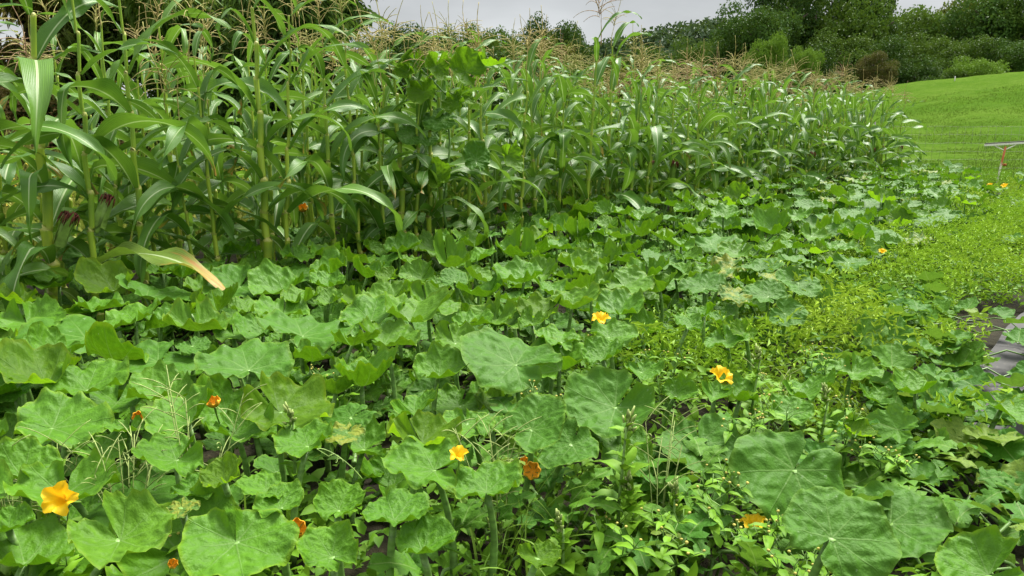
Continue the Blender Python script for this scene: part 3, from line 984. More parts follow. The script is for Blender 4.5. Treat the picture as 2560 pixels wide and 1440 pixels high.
def corn_stalk(x, y, H, rad, az, label, group, seed, tassel=True, ears=(), tilt=.03, leafscale=.84, low_bare=0, dry=1, slim=1.0):
    rr = random.Random(seed)
    e_ = thing("corn_stalk", label, "corn stalk", (x, y, gzf(x, y) + .015), (rr.gauss(0, tilt), rr.gauss(0, tilt), az), group)
    stem, zs = STEMS[seed % len(STEMS)]
    sr = rad / .0125
    obj("stem", stem, e_, scale=(sr, sr, H))
    n = len(zs)
    for i in range(n):
        if i < 1: continue
        z = zs[i] * H
        a = (i % 2) * PI + rr.gauss(0, .45)
        f = i / (n - 1)
        if i <= 2:
            m_ = rr.choice(CL_DRY) if rr.random() < .3 * dry else rr.choice(CL_LOW + CL_MID)
            L = rr.uniform(.55, .85)
        elif f < .75:
            m_ = rr.choice(CL_MID); L = rr.uniform(.8, 1.08)
        else:
            m_ = rr.choice(CL_UP); L = rr.uniform(.55, .85) * (1.15 - .35 * (f - .75) / .25)
        if f > .7 and rr.random() < .12: m_ = rr.choice(CL_YNG)
        L *= leafscale
        r_ = rad * (1 - .72 * zs[i] ** 1.3)
        obj("leaf", m_, e_, (math.cos(a) * r_ * .6, math.sin(a) * r_ * .6, z), (rr.gauss(0, .08), rr.gauss(0, .10), a), (L, L * slim, L))
    if tassel:
        obj("tassel", rr.choice(TASSELS), e_, (0, 0, H + .13), (rr.gauss(0, .12), rr.gauss(0, .12), rr.uniform(0, 6.28)), rr.uniform(.85, 1.2))
    for (zi, a) in ears:
        er = obj("ear", EAR, e_, (math.cos(a) * rad, math.sin(a) * rad, zi), (0, .42, a), 1.0)
        obj("silk", EAR_SILK, er)
    return e_

# front row by hand: pixel column, height, stem radius, ears; positions along the row from the column
def s_for_px(px, q):
    k = ray(px, 650); m = k.x / k.y
    o_ = ROW_O + ROW_N * q
    # o.x + u.x s = m (o.y + u.y s)
    return (m * o_.y - o_.x) / (ROW_U.x - m * ROW_U.y)
FRONT = [
    (-90, 1.95, .024, [], "thick corn stalk cut by the picture edge, its broad leaves reaching in"),
    (122, 1.98, .026, [(.55, -1.2)], "thick pale green stalk nearest the camera with a dark red silk ear low down"),
    (222, 1.90, .020, [(.62, .6)], "slim stalk beside the thickest pale stalk, its leaf tips browning orange"),
    (352, 1.92, .019, [], "straight stalk with broad arching leaves just past the second stalk"),
    (492, 1.25, .014, [], "short thin stalk with a tan tassel at shoulder height of its neighbours"),
    (553, 1.62, .015, [], "slender stalk with a feathery pale tassel in front of the dark trees"),
    (664, 1.93, .025, [], "tall bright stalk with a leaf bent down in a sharp elbow near its top"),
    (700, 1.90, .018, [], "tall stalk touching the bright elbow-leaved stalk"),
    (836, 1.72, .020, [], "stalk with a big arching top leaf against the edge of the open sky"),
    (905, 1.80, .018, [], "stalk with a thin upright tassel spike into the open sky"),
    (962, 1.55, .016, [], "thin stalk with a drooping yellow-green tassel below the skyline"),
    (1012, 1.62, .024, [], "stout yellow-green stalk at the foot of the climbing squash vine"),
    (1032, 1.55, .018, [], "second stout stalk under the climbing squash vine, half hidden"),
    (1062, 1.50, .022, [], "leaning stalk just past the climbing squash vine"),
    (1114, 1.60, .023, [], "stalk carrying the climbing squash vine's biggest leaves"),
    (1170, 1.72, .018, [], "stalk with a tall dark tassel spike behind the climbing vine"),
    (1222, 1.62, .018, [], "stalk past the climbing vine with a spike of pale tassel"),
    (1290, 1.68, .020, [], "stalk with a wide spread tan tassel like an open fan"),
    (1345, 1.60, .020, [], "stalk with a pale bleached ear leaf beside the fan tassel"),
    (1400, 1.60, .018, [], "stalk with drooping leaves below the round-topped lone tree"),
    (1452, 2.02, .018, [], "tallest stalk of the block, its spidery tassel high in the open sky"),
    (1520, 1.98, .018, [], "second tallest stalk, with a spidery tassel just under the tallest"),
]
NICK = ["the first thick stalk", "the thickest pale stalk", "the slim stalk with browning tips", "the straight stalk with broad arching leaves", "the short thin stalk",
        "the slender feathery-tasselled stalk", "the tall bright elbow-leaved stalk", "the neighbour of the elbow-leaved stalk", "the stalk with a big arching top leaf", "the stalk with a thin tassel spike",
        "the thin stalk with a drooping tassel", "the stout yellow-green stalk", "the second stout stalk", "the leaning stalk", "the stalk carrying the squash vine", "the dark-spiked stalk",
        "the pale-spiked stalk", "the fan-tasselled stalk", "the stalk with a bleached ear leaf", "the drooping-leaved stalk", "the tallest stalk", "the second tallest stalk"]
ORD = ["second", "third", "fourth", "fifth", "sixth"]
USED_LAB = set()
GF = "corn stalks of the front row"
seed = 0
placed = []
for (px, H, rad, ears, lab) in FRONT:
    seed += 1
    s = s_for_px(px, 0)
    q = random.Random(seed).uniform(-.05, .05)
    x, y = sq(s, q)
    placed.append(s)
    corn_stalk(x, y, H, rad, random.Random(seed).uniform(-.7, .7) + R(47), lab, GF, seed, ears=ears, low_bare=1 if px > 400 else 0)
WORDN = "first second third fourth fifth sixth seventh eighth ninth tenth eleventh twelfth thirteenth fourteenth fifteenth sixteenth seventeenth eighteenth nineteenth twentieth".split()
FARN = [0]
def far_label(s):
    FARN[0] += 1
    k = FARN[0]
    if k <= 17: return "outer-face corn stalk of the dense block, %s after the second tallest stalk" % WORDN[k - 1]
    if s > 12.65: return "last corn stalk at the far corner of the dense block"
    return "outer-face corn stalk of the dense block, past its middle towards the far corner"
rr = random.Random(44)
s = s_for_px(1560, 0)
while s < 12.9:
    seed += 1
    x, y = sq(s, rr.uniform(-.1, .08))
    corn_stalk(x, y, rr.uniform(1.48, 1.72), rr.uniform(.016, .021), rr.uniform(0, 6.28),
               far_label(s), GF, seed, ears=[(.6, rr.uniform(-2.5, -.5))] if rr.random() < .12 else (), slim=.92)
    s += rr.uniform(.20, .32)
GB = "corn stalks behind the front row"
for k in range(1, 6):
    s = -2.4 + .1 * k
    while s < 12.9:
        far = s > 3.2
        step = rr.uniform(.22, .32) if far else rr.uniform(.24, .40)
        s += step * (1.0 if k < 4 else 1.15)
        if k >= 4 and s < 1.5 and rr.random() < .55: continue
        if k >= 3 and s < 0.5 and rr.random() < .3: continue
        seed += 1
        x, y = sq(s + rr.uniform(-.06, .06), .58 * k + rr.uniform(-.1, .1))
        lab = ("corn stalk inside the dense far block, showing mainly tan tassel and upper leaves" if far
               else None)
        if lab is None:
            pr_ = proj((x, y, .5)); j_ = min(range(len(FRONT)), key=lambda i: abs(FRONT[i][0] - (pr_[0] if pr_ else -90)))
            lab = "%s-row corn stalk showing behind %s" % (ORD[k - 1], NICK[j_])
            lab2 = "another %s-row corn stalk close behind %s" % (ORD[k - 1], NICK[j_])
            if lab in USED_LAB: lab = "%s %s-row corn stalk close behind %s" % ("third" if lab2 in USED_LAB else "another", ORD[k - 1], NICK[j_])
            USED_LAB.add(lab)
        corn_stalk(x, y, rr.uniform(1.38, 1.86), rr.uniform(.014, .020), rr.uniform(0, 6.28), lab, GB, seed, slim=.88, tassel=rr.random() < .8)
# the long bent leaf with a scorched orange edge
_st = [o for o in bpy.data.objects if o.name.startswith("corn_stalk") and "slim stalk beside" in str(o.get("label"))][0]
BROWN_LEAF = corn_leaf_mesh(91, R(38), R(-42), .8, .15, .5, .25, mat=m_corn("corn_leaf_scorched", (.13, .23, .03), (.16, .25, .03), dry=.85))
_o = obj("leaf", BROWN_LEAF, _st, (0, 0, .44), (0, 0, R(-26) - _st.rotation_euler.z), 1.0)
_o["label"] = "long yellowing leaf with a scorched tan tip"
print("corn stalks", seed)

# ------------------------------------------------------------------ squash leaves
VEINS = [0.0, .78, 1.5, 2.25]
def squash_leaf_mesh(seed, cup, ruffle, fold, mat, lobes=.06, droop=0.0, torn=False):
    rr = random.Random(seed)
    gap = rr.uniform(.16, .5)
    half = PI - gap / 2
    th = set(np.linspace(-half, half, 72).round(4))
    th |= {v for v in VEINS} | {-v for v in VEINS}
    th = np.array(sorted(th))
    rs = np.array([0, .08, .16, .25, .34, .43, .52, .60, .68, .76, .83, .89, .94, .975, 1.0])
    p = [rr.uniform(0, 6.28) for _ in range(9)]
    k1, k2, k3 = rr.randint(3, 5), rr.randint(6, 9), rr.randint(13, 19)
    fa = rr.uniform(0, 6.28)
    wob = rr.uniform(.02, .06)
    Rt = .56 + .12 * np.cos(th) + lobes * np.cos(th * 2 * PI / 1.12) * .5 * (np.abs(th) < 2.6) + wob * np.sin(2 * th + p[0]) + wob * .7 * np.sin(3 * th + p[1])
    Rt = Rt + .013 * np.sin(9 * th + p[2]) + .004 * np.sin(17 * th + p[3])
    Rt = Rt * (1 - .30 * np.exp(-((half - np.abs(th)) / .16) ** 2))
    T, Rr = np.meshgrid(th, rs, indexing='ij')
    RO = Rt[:, None] * Rr
    X, Y = RO * np.sin(T), RO * np.cos(T)
    va = np.array(VEINS + [-v for v in VEINS[1:]])
    dlt = np.abs((T[..., None] - va + PI) % (2 * PI) - PI)
    near = dlt.min(-1)
    along, perp = RO * np.cos(near), RO * np.sin(np.minimum(near, 1.4))
    quilt = np.sin(np.clip(near / .39, 0, 1) * PI / 2)
    ruf = (np.sin(k1 * T + p[4]) * .9 + np.sin(k2 * T + p[5]) * .75 + np.sin(k3 * T + p[6]) * .38)
    Z = cup * .33 * Rr ** 1.45 * (1 + .35 * np.sin(T + p[7]))
    Z = Z + fold * .24 * np.cos(2 * (T - fa)) * Rr ** 2
    Z = Z + ruffle * 1.25 * (.036 * np.sin(k1 * T + p[4]) * Rr ** 2 + .042 * np.sin(k2 * T + p[5]) * Rr ** 3.5 + .020 * np.sin(k3 * T + p[6]) * Rr ** 6)
    Z = Z + .028 * quilt * Rr * (1 - .4 * Rr) - droop * .25 * Rr ** 3.5
    # overlapping lobes beside the stalk notch rise
    Z = Z + .055 * np.exp(-((half - np.abs(T)) / .5) ** 2) * Rr ** 1.5 * np.where(T > 0, 1, .55)
    bmp = np.array([[noise.noise((X[i, j] * 9, Y[i, j] * 9, seed * 3.1)) for j in range(len(rs))] for i in range(len(th))])
    sec = np.sin(2 * PI * 6.0 * (along - .85 * perp)) * np.clip(perp / .08, 0, 1)
    Z = Z + bmp * .036 * Rr + .0105 * sec * np.clip(Rr * 2, 0, 1)
    shr = 1 - .22 * cup * Rr - .06 * abs(fold) * Rr
    V = np.stack([X * shr, Y * shr, Z], -1).reshape(-1, 3)
    nt, nr = len(th), len(rs)
    i = np.arange(nt * nr).reshape(nt, nr)
    F = np.stack([i[:-1, :-1], i[1:, :-1], i[1:, 1:], i[:-1, 1:]], -1)[:, :, ::-1].reshape(-1, 4)
    lc = np.stack([X, Y, np.zeros_like(X)], -1).reshape(-1, 3)
    vn = np.stack([along, perp, Rr], -1).reshape(-1, 3)
    return mesh("leaf", V, F, [mat], True, {"lc": ('FLOAT_VECTOR', lc), "vn": ('FLOAT_VECTOR', vn)})
SQL = {k: [] for k in "MBPYSU"}
rr = random.Random(8)
for k in range(13):
    SQL["M"].append(squash_leaf_mesh(200 + k, rr.uniform(.15, .6), rr.uniform(.3, .7), rr.uniform(-.4, .4), SQ_M, .012, rr.uniform(0, .3)))
for k in range(18):
    SQL["B"].append(squash_leaf_mesh(300 + k, rr.uniform(.40, .90), rr.uniform(.7, 1.35), rr.uniform(-.5, .5), SQ_B, .025, rr.uniform(0, .25)))
for k in range(15):
    SQL["P"].append(squash_leaf_mesh(400 + k, rr.uniform(.45, .98), rr.uniform(.7, 1.3), rr.uniform(-.55, .55), SQ_P, .025, rr.uniform(0, .2)))
for k in range(5):
    SQL["Y"].append(squash_leaf_mesh(500 + k, rr.uniform(.4, .9), rr.uniform(.7, 1.3), rr.uniform(-.4, .4), SQ_Y, .05))
for k in range(4):
    SQL["S"].append(squash_leaf_mesh(600 + k, rr.uniform(.2, .5), rr.uniform(.5, 1.0), rr.uniform(-.5, .5), SQ_S, .03, .3))
for k in range(5):
    SQL["U"].append(squash_leaf_mesh(700 + k, rr.uniform(1.0, 1.2), rr.uniform(.7, 1.1), rr.uniform(-.5, .5), SQ_P if k % 2 else SQ_B, .03))

def stalk_mesh(k):
    rr = random.Random(k)
    mb = MB()
    n = 7
    bx_, by_ = rr.uniform(-.03, .03), rr.uniform(-.03, .03)
    pts = [(bx_ * math.sin(i / n * PI * .5) * (1 - i / n) * 2, by_ * (i / n) * (1 - i / n) * 3, -i / n) for i in range(n + 1)]
    mb.tube(pts, [.0075 + .0035 * i / n for i in range(n + 1)], 7)
    return mb.mesh("stalk", [SQ_STALK])
STALKS = [stalk_mesh(k) for k in range(5)]

PLANTS = []
class Plant: pass
def add_plant(s, q):
    p = Plant(); p.s, p.q = s, q
    p.x, p.y = sq(s, q)
    p.e = None; p.n = 0
    PLANTS.append(p)
rr = random.Random(21)
for j, q0 in enumerate((-.75, -1.9)):
    s = -3.3 + j * .45
    while s < 12.8:
        add_plant(s, q0 + rr.uniform(-.15, .15))
        s += 1.12 if s < 5 else 1.7
for (px, py) in ((1480, 1080), (1950, 1230), (2120, 1000), (1480, 1300)):
    v = at(px, py, .1); add_plant(*to_sq(v.x, v.y))
def plant_for(x, y):
    p = min(PLANTS, key=lambda p: (p.x - x) ** 2 + (p.y - y) ** 2)
    if p.e is None:
        p.e = thing("squash_plant", "squash plant", "squash plant", (p.x, p.y, gzf(p.x, p.y) + .03), (0, 0, 0), "squash plants of the bed")
    p.n += 1
    return p

LEAFPX = []
def squash_leaf(x, y, z, width, typ, toward=None, tilt=.35, yaw=None, rs=None, stalk=True, mesh_i=None):
    """a leaf with its stalk; tilt leans the blade towards the heading `toward`"""
    p = plant_for(x, y)
    L = SQL[typ]
    me = L[rs.randrange(len(L)) if mesh_i is None else mesh_i % len(L)]
    head = toward if toward is not None else rs.uniform(0, 2 * PI)
    yaw = rs.uniform(0, 2 * PI) if yaw is None else yaw
    axis = Vector((-math.sin(head), math.cos(head), 0))
    rot = Matrix.Rotation(tilt, 4, axis) @ Matrix.Rotation(yaw, 4, 'Z')
    sc = width / 1.08
    M = Matrix.Translation((x - p.e.location.x, y - p.e.location.y, z - p.e.location.z)) @ rot @ Matrix.Scale(sc, 4)
    lf = obj("leaf", me, p.e, mat4=M)
    if stalk:
        ln = z - .03
        if ln > .05:
            dx, dy = rs.gauss(0, .06), rs.gauss(0, .06)
            v = Vector((-dx, -dy, ln))
            q_ = Vector((0, 0, 1)).rotation_difference(v.normalized()).to_matrix().to_4x4()
            Ms = Matrix.Translation((x - p.e.location.x, y - p.e.location.y, z - p.e.location.z)) @ q_ @ Matrix.Diagonal((1, 1, v.length, 1))
            obj("stalk", STALKS[rs.randrange(5)], lf, mat4=M.inverted() @ Ms)
    return lf

# leaves one can point to: pixel column, row, width, kind, tilt towards camera (deg)
HERO = """215,845,255,M,14 67,810,165,B,25 620,925,225,M,26 395,905,215,M,10 755,840,225,M,16 1288,912,240,M,24 1537,1018,245,M,30
1330,1075,190,M,34 1430,1112,150,M,25 1748,1108,210,M,28 1985,1175,285,M,46 2080,1345,265,M,42 2225,1310,240,M,30 1655,1190,190,M,25
1543,1135,170,B,38 1085,1175,215,B,36 1055,1105,205,Y,20 1215,1230,165,B,30 985,1300,185,B,28 1055,1375,160,B,25 845,1275,130,B,30
828,1392,150,B,34 590,1355,270,B,36 300,1350,265,P,34 165,1235,265,B,30 55,1190,170,B,20 130,1070,235,B,24 410,1000,165,B,22
215,975,185,B,24 440,1150,190,B,34 590,1085,165,B,36 700,1030,235,Y,32 560,1205,115,Y,40 665,1225,115,B,42 905,965,195,U,16 1095,940,150,B,30
960,862,165,P,26 1136,858,130,P,26 1025,803,180,P,24 1240,800,130,P,24 1330,809,85,P,24 1545,785,135,B,22 1520,843,110,B,26 1505,897,110,B,30
1293,643,115,U,14 1125,668,125,U,10 1052,698,100,P,24 917,695,95,U,14 974,695,62,Y,30 1072,762,140,P,22 1213,742,125,B,20 1438,671,110,P,22
1421,697,75,P,24 1556,712,130,P,26 1650,729,120,P,28 1428,772,140,P,20 1360,688,100,P,34 1263,806,125,P,24 1404,856,115,B,22 1603,930,100,B,30
1136,704,75,M,30 1603,591,110,U,16 1445,594,95,U,12 1441,549,80,B,20 1387,604,62,Y,30 1515,611,95,P,22 1186,616,105,P,22 1085,626,120,P,20
951,653,85,M,26 1888,556,120,M,16 1955,549,64,S,24 1818,573,85,B,14 1935,586,110,U,10 1777,611,115,M,22 2066,546,85,M,24 2026,561,85,M,18
2076,593,95,U,12 2177,594,110,M,26 2147,599,100,B,20 2244,566,80,Y,20 2298,603,70,S,26 2043,633,64,Y,30 1922,633,85,P,26 1844,637,95,P,22
1720,674,90,M,22 1828,670,100,S,28 1902,680,110,M,20 1996,707,105,M,28 1942,702,90,S,24 1918,742,100,M,36 1962,784,90,M,38 1760,722,110,M,28
1844,737,85,S,22 2120,657,85,M,22 2372,536,66,M,20 2322,549,75,M,20 2204,506,80,Y,18 2170,512,80,M,18 1760,790,85,B,32 1720,818,80,B,30
1814,852,105,B,34 1861,832,70,Y,30 365,745,190,M,24 598,717,155,M,26 739,690,100,M,22 544,777,120,U,14 622,778,90,P,22 403,818,140,B,26
753,757,105,P,20 820,717,90,B,24 823,758,80,P,22 585,838,95,B,26 480,865,75,M,22 783,903,115,B,28 34,912,120,B,24 36,970,100,M,30
2130,932,125,B,24 2005,992,140,B,28 2290,982,120,B,24 2505,1018,140,B,26 1850,1000,120,B,28 1785,992,90,B,30 1690,990,95,B,30 1965,1030,110,B,34
2190,1000,90,B,28 2140,1085,85,Y,30 1345,1395,105,Y,34 20,1320,120,B,20 2470,1438,240,B,36 1165,1060,120,B,26 1035,1030,130,B,30
1230,1075,90,B,22 840,985,110,U,16 880,1045,130,M,28 770,1115,150,B,20 700,1270,120,B,26 480,1225,110,B,24 240,1130,120,B,18 320,1075,100,B,16 868,1082,100,S,8 455,1268,75,S,24"""
rs = random.Random(99)
for ln in HERO.split():
    a = ln.split(",")
    px, py, w, typ, tl = float(a[0]), float(a[1]), float(a[2]), a[3], float(a[4])
    z = (.36 if py > 700 else .33) + rs.uniform(-.03, .04)
    if px > 1650 and py > 900: z = .30 + rs.uniform(-.04, .04)
    z = {1985: .33, 2080: .45, 2225: .22, 1748: .29, 1655: .22, 1543: .26, 1537: .38, 1330: .41, 1430: .34}.get(int(px), z) if typ in 'MB' and py > 1000 else z
    v = at(px, py, z)
    dep = proj(v)[2]
    wm = w / FPX * dep * (1.0 if w > 180 else 1.08)
    head = -PI / 2 + (math.atan2(-v.x, v.y) * -1 + rs.gauss(0, .5))
    squash_leaf(v.x, v.y, z, wm, typ, math.atan2(-v.y, -v.x) + rs.gauss(0, .45), R(tl * (.8 if typ == 'M' else .5) + rs.gauss(0, 5)), rs.uniform(0, 2 * PI), rs)
    LEAFPX.append((px, py, w))

# the rest of the canopy, then the leaves below it
def fill(n_s, dens_typ, zlo, zhi, skip, wlo, whi, seed, step):
    rs = random.Random(seed); c = 0
    s = -3.6
    while s < 13.0:
        q = -2.85
        while q < 0.10:
            ss, qq = s + rs.uniform(-.5, .5) * step, q + rs.uniform(-.5, .5) * step
            q += step
            x, y = sq(ss, qq)
            if y < .75: continue
            z = rs.uniform(zlo, zhi)
            if ss > 1.5 and qq > -2.0: z += .08 * float(sstep(1.5, 4.5, ss)) * float(sstep(-2.1, -1.2, qq))
            if qq < -2.5: z *= .75
            pr = proj((x, y, z))
            if pr is None: continue
            px, py, dep = pr
            if px < -160 or px > 2700 or py > 1560: continue
            edge = 2.62 + .25 * noise.noise((ss * .9, 2.2, 0))
            if qq < -edge and ss > -1.5: continue
            wm = rs.uniform(wlo, whi)
            wpx = wm / dep * FPX
            if skip and any((px - a) ** 2 + ((py - b) * 1.5) ** 2 < (w * .30 + wpx * .17) ** 2 for a, b, w in LEAFPX): continue
            if abs(px - 2495) < 55 and py > 420 and ss > 9: continue
            typ = dens_typ(ss, qq, rs)
            squash_leaf(x, y, z, wm, typ, math.atan2(-y, -x) + rs.gauss(0, .9), R(rs.gauss(9, 13)), None, rs)
            if skip: LEAFPX.append((px, py, wpx))
            c += 1
        s += step
    print("fill", c)
def typ_top(s, q, rs):
    r_ = rs.random()
    if s > 4.5:
        return "M" if r_ < .36 else "P" if r_ < .58 else "B" if r_ < .78 else "S" if r_ < .88 else "Y" if r_ < .96 else "U"
    if s > 1.5:
        return "P" if r_ < .38 else "B" if r_ < .62 else "M" if r_ < .8 else "B" if r_ < .93 else "Y"
    return "B" if r_ < .55 else "P" if r_ < .72 else "M" if r_ < .85 else "B" if r_ < .93 else "Y"
def typ_low(s, q, rs):
    return "M" if rs.random() < .4 else "B"
fill(0, typ_top, .27, .40, True, .18, .32, 5, .118)
fill(0, typ_low, .06, .17, False, .16, .24, 6, .18)
# squash leaves threading between the corn stalks
rs = random.Random(31)
for k in range(210):
    s = rs.uniform(-2.6, 12); q = rs.uniform(.02, .75)
    x, y = sq(s, q)
    squash_leaf(x, y, rs.uniform(.12, .42), rs.uniform(.19, .28), rs.choice("MMMB"), math.atan2(-y, -x) + rs.gauss(0, .6), R(rs.uniform(10, 40)), None, rs)

# flowers
def flower_mesh(seed, wilt):
    rr = random.Random(seed)
    mb = MB()
    n, m = 40, 8
    vs, lc = [], []
    for j in range(m + 1):
        t_ = j / m
        for i in range(n):
            a = 2 * PI * i / n
            lobe = .5 + .5 * math.cos(5 * a)
            if wilt:
                r_ = .02 + .14 * min(1, t_ * 5) + .34 * math.sin(t_ * 2.2) + .05 * math.sin(7 * a + seed) * t_
                z = t_ * .85 - .25 * t_ ** 4 * lobe
            else:
                r_ = .02 + .115 * min(1, t_ * 5) + .20 * t_ + .50 * t_ ** 3 * (.50 + .50 * lobe) + .02 * math.sin(17 * a + seed) * t_ ** 3
                z = .05 * math.sin(13 * a + 2 * seed) * t_ ** 4 + .04 * math.sin(23 * a) * t_ ** 6 + 1.05 * t_ - (.10 + .22 * lobe) * t_ ** 5 * (1 + .5 * math.sin(a + seed)) + .05 * math.sin(11 * a + seed) * t_ ** 3
            vs.append((r_ * math.cos(a), r_ * math.sin(a), z)); lc.append((0, t_, 0))
    fs = [(j * n + i, j * n + (i + 1) % n, (j + 1) * n + (i + 1) % n, (j + 1) * n + i) for j in range(m) for i in range(n)]
    mb.add(vs, fs, 0, lc)
    return mb.mesh("flower", [WILT if wilt else PETAL])
def calyx_mesh():
    mb = MB()
    mb.tube([(0, 0, -1.6), (.05, 0, -.8), (0, 0, -.16), (0, 0, -.05)], [.06, .06, .10, .11], 8)
    for k in range(5):
        a = 2 * PI * k / 5
        mb.tube([(.17 * math.cos(a), .17 * math.sin(a), .05), (.31 * math.cos(a), .31 * math.sin(a), .3), (.44 * math.cos(a), .44 * math.sin(a), .42)], [.03, .025, .008], 4)
    return mb.mesh("calyx", [CALYX])
FLOW = [flower_mesh(k, False) for k in range(3)]; WFLOW = [flower_mesh(10 + k, True) for k in range(3)]
CAL = calyx_mesh()
FL = [(165, 1250, 80, 0, 58, .42), (740, 1332, 52, 1, 40, .34), (537, 1018, 36, 1, 20, .36), (345, 1045, 30, 1, 60, .34), (1147, 1150, 46, 0, 20, .45),
      (1333, 1178, 46, 1, 60, .32), (1797, 957, 58, 0, 30, .34), (1500, 815, 46, 0, 10, .36), (1885, 1328, 62, 0, 15, .22), (1507, 952, 26, 1, 50, .25),
      (2206, 634, 18, 0, 30, .3), (757, 530, 26, 1, 30, .5), (905, 626, 20, 1, 60, .25), (1265, 525, 22, 1, 40, .3), (430, 1415, 26, 1, 40, .3),
      (2474, 468, 14, 0, 30, .2), (2511, 470, 16, 0, 30, .2), (805, 955, 24, 1, 50, .26), (1310, 1160, 26, 1, 30, .25), (1325, 405, 18, 0, 30, .6)]
rs = random.Random(12)
for (px, py, w, wl_, tl, z) in FL:
    v = at(px, py, z); dep = proj(v)[2]
    sc = w / FPX * dep / (1.5 if not wl_ else 1.05)
    p = plant_for(v.x, v.y)
    head = math.atan2(-v.y, -v.x) + rs.gauss(0, .3)
    rot = Matrix.Rotation(R(tl), 4, Vector((-math.sin(head), math.cos(head), 0))) @ Matrix.Rotation(rs.uniform(0, 6), 4, 'Z')
    f = obj("flower", (WFLOW if wl_ else FLOW)[rs.randrange(3)], p.e, mat4=Matrix.Translation(v - Vector(p.e.location)) @ rot @ Matrix.Scale(sc, 4))
    obj("calyx", CAL, f)

# trailing vine stems of each plant and a few tendrils
def tendril_mesh(seed):
    rr = random.Random(seed); mb = MB()
    pts = []
    for i in range(40):
        t_ = i / 39
        if t_ < .6: pts.append((t_ * .22, .05 * math.sin(t_ * 5 + seed), .10 * t_ + .04 * math.sin(t_ * 4)))
        else:
            a = (t_ - .6) * 26; r_ = .018 * (1.15 - t_)
            pts.append((.132 + r_ * math.cos(a) * 1.6, .02 + (t_ - .6) * .12, .075 + r_ * math.sin(a) * 1.6))
    mb.tube(pts, [.0022 * (1.2 - i / 45) for i in range(40)], 4)
    return mb.mesh("tendril", [TENDRIL])
TEND = [tendril_mesh(k) for k in range(3)]
for i, p in enumerate(PLANTS):
    if p.e is None: continue
    rr = random.Random(i)
    mb = MB()
    for k in range(3):
        a = rr.uniform(0, 6.28); pts = []
        q_ = Vector((0, 0, .02))
        for j in range(9):
            pts.append(q_.copy())
            a += rr.gauss(0, .25)
            q_ = q_ + Vector((math.cos(a), math.sin(a), 0)) * .1
            q_.z = .02 + .02 * rr.random()
        mb.tube(pts, [.012 - .0008 * j for j in range(9)], 6)
    obj("vine", mb.mesh("vine", [SQ_STALK]), p.e)
for (px, py, z, r_) in [(985, 745, .40, 1), (880, 1190, .30, 2)]:
    v = at(px, py, z); p = plant_for(v.x, v.y)
    obj("tendril", TEND[r_], p.e, v - Vector(p.e.location), (0, -.3, r_ * 1.9 + px), .8)

# the squash vine that has climbed the corn
vb = sq(s_for_px(1110, -.05), -.05)
cv = thing("climbing_squash_vine", "bright green squash vine climbing the corn stalks to their tops with big backlit leaves", "squash vine", (vb[0], vb[1], .03))
yv = vb[1] - .12
vp = [(1120, 590), (1108, 520), (1118, 440), (1125, 360), (1118, 240), (1085, 205), (1050, 170), (1030, 140)]
mb = MB(); mb.tube([at_y(a, b, yv + .03 * math.sin(i * 2)) - Vector(cv.location) for i, (a, b) in enumerate(vp)], [.010 - .0008 * i for i in range(8)], 6)
obj("vine", mb.mesh("vine", [SQ_STALK]), cv)
CV = [(1165, 180, 112, "Y", 78), (1090, 165, 84, "Y", 70), (1035, 155, 70, "Y", 60), (1075, 185, 70, "Y", 50), (1215, 165, 75, "Y", 20), (1020, 180, 50, "Y", 60),
      (1060, 230, 80, "Y", 60), (1145, 255, 70, "Y", 60), (1155, 240, 60, "Y", 70), (1060, 330, 80, "M", 40), (1110, 300, 90, "M", 35), (1190, 400, 80, "M", 70),
      (1270, 390, 90, "Y", 72), (1090, 440, 80, "Y", 50), (1030, 340, 70, "M", 40)]
rs = random.Random(4)
for (px, py, w, ty, tl) in CV:
    v = at_y(px, py, yv - .04 + rs.uniform(-.08, .08)); dep = proj(v)[2]
    head = math.atan2(-v.y, -v.x) + rs.gauss(0, .5)
    rot = Matrix.Rotation(R(tl), 4, Vector((-math.sin(head), math.cos(head), 0))) @ Matrix.Rotation(rs.uniform(0, 6), 4, 'Z')
    L = SQL[ty]
    obj("leaf", L[rs.randrange(len(L))], cv, mat4=Matrix.Translation(v - Vector(cv.location)) @ rot @ Matrix.Scale(w / FPX * dep / 1.05, 4))
for k in range(4):
    v = at_y(1120 + 25 * k, 215 + 30 * k, yv - .05)
    obj("tendril", TEND[k % 3], cv, v - Vector(cv.location), (0, -.3, k * 1.5), 1.1)

# ------------------------------------------------------------------ right-hand weeds, melon vines, foreground weeds
def carpet(name, n, smin, smax, qmin, qmax, hfun, L0, L1, asp, mat, seed, up=.35, thr=None, fine=False):
    rng = np.random.default_rng(seed)
    s = rng.uniform(smin, smax, n); q = rng.uniform(qmin, qmax, n)
    x = ROW_O.x + ROW_U.x * s + ROW_N.x * q; y = ROW_O.y + ROW_U.y * s + ROW_N.y * q
    keep = (y > .7) & (np.abs(x / np.maximum(y, .1)) < .85)
    if thr is not None: keep &= thr(s, q, rng)
    s, q, x, y = s[keep], q[keep], x[keep], y[keep]
    n = len(s)
    h = hfun(s, q)
    z = gz(x, y) + .03 + h * (1 - .75 * rng.random(n) ** 1.6)
    P = np.stack([x, y, z], 1)
    D = rng.standard_normal((n, 3)) * np.array([1, 1, .45]) + np.array([0, 0, up])
    N_ = np.array([0, 0, 1.0]) + .55 * rng.standard_normal((n, 3))
    L = rng.uniform(L0, L1, n)
    me = (cloud8_mesh if fine else cloud_mesh)(name, P, D, N_, L, L * asp, mat, rng)
    return kind(obj(name, me), "stuff"), n
def fbm(s, q, k):
    return np.array([noise.fractal((a * k, b * k, 1.7), 1.0, 2.0, 3) for a, b in zip(s, q)])
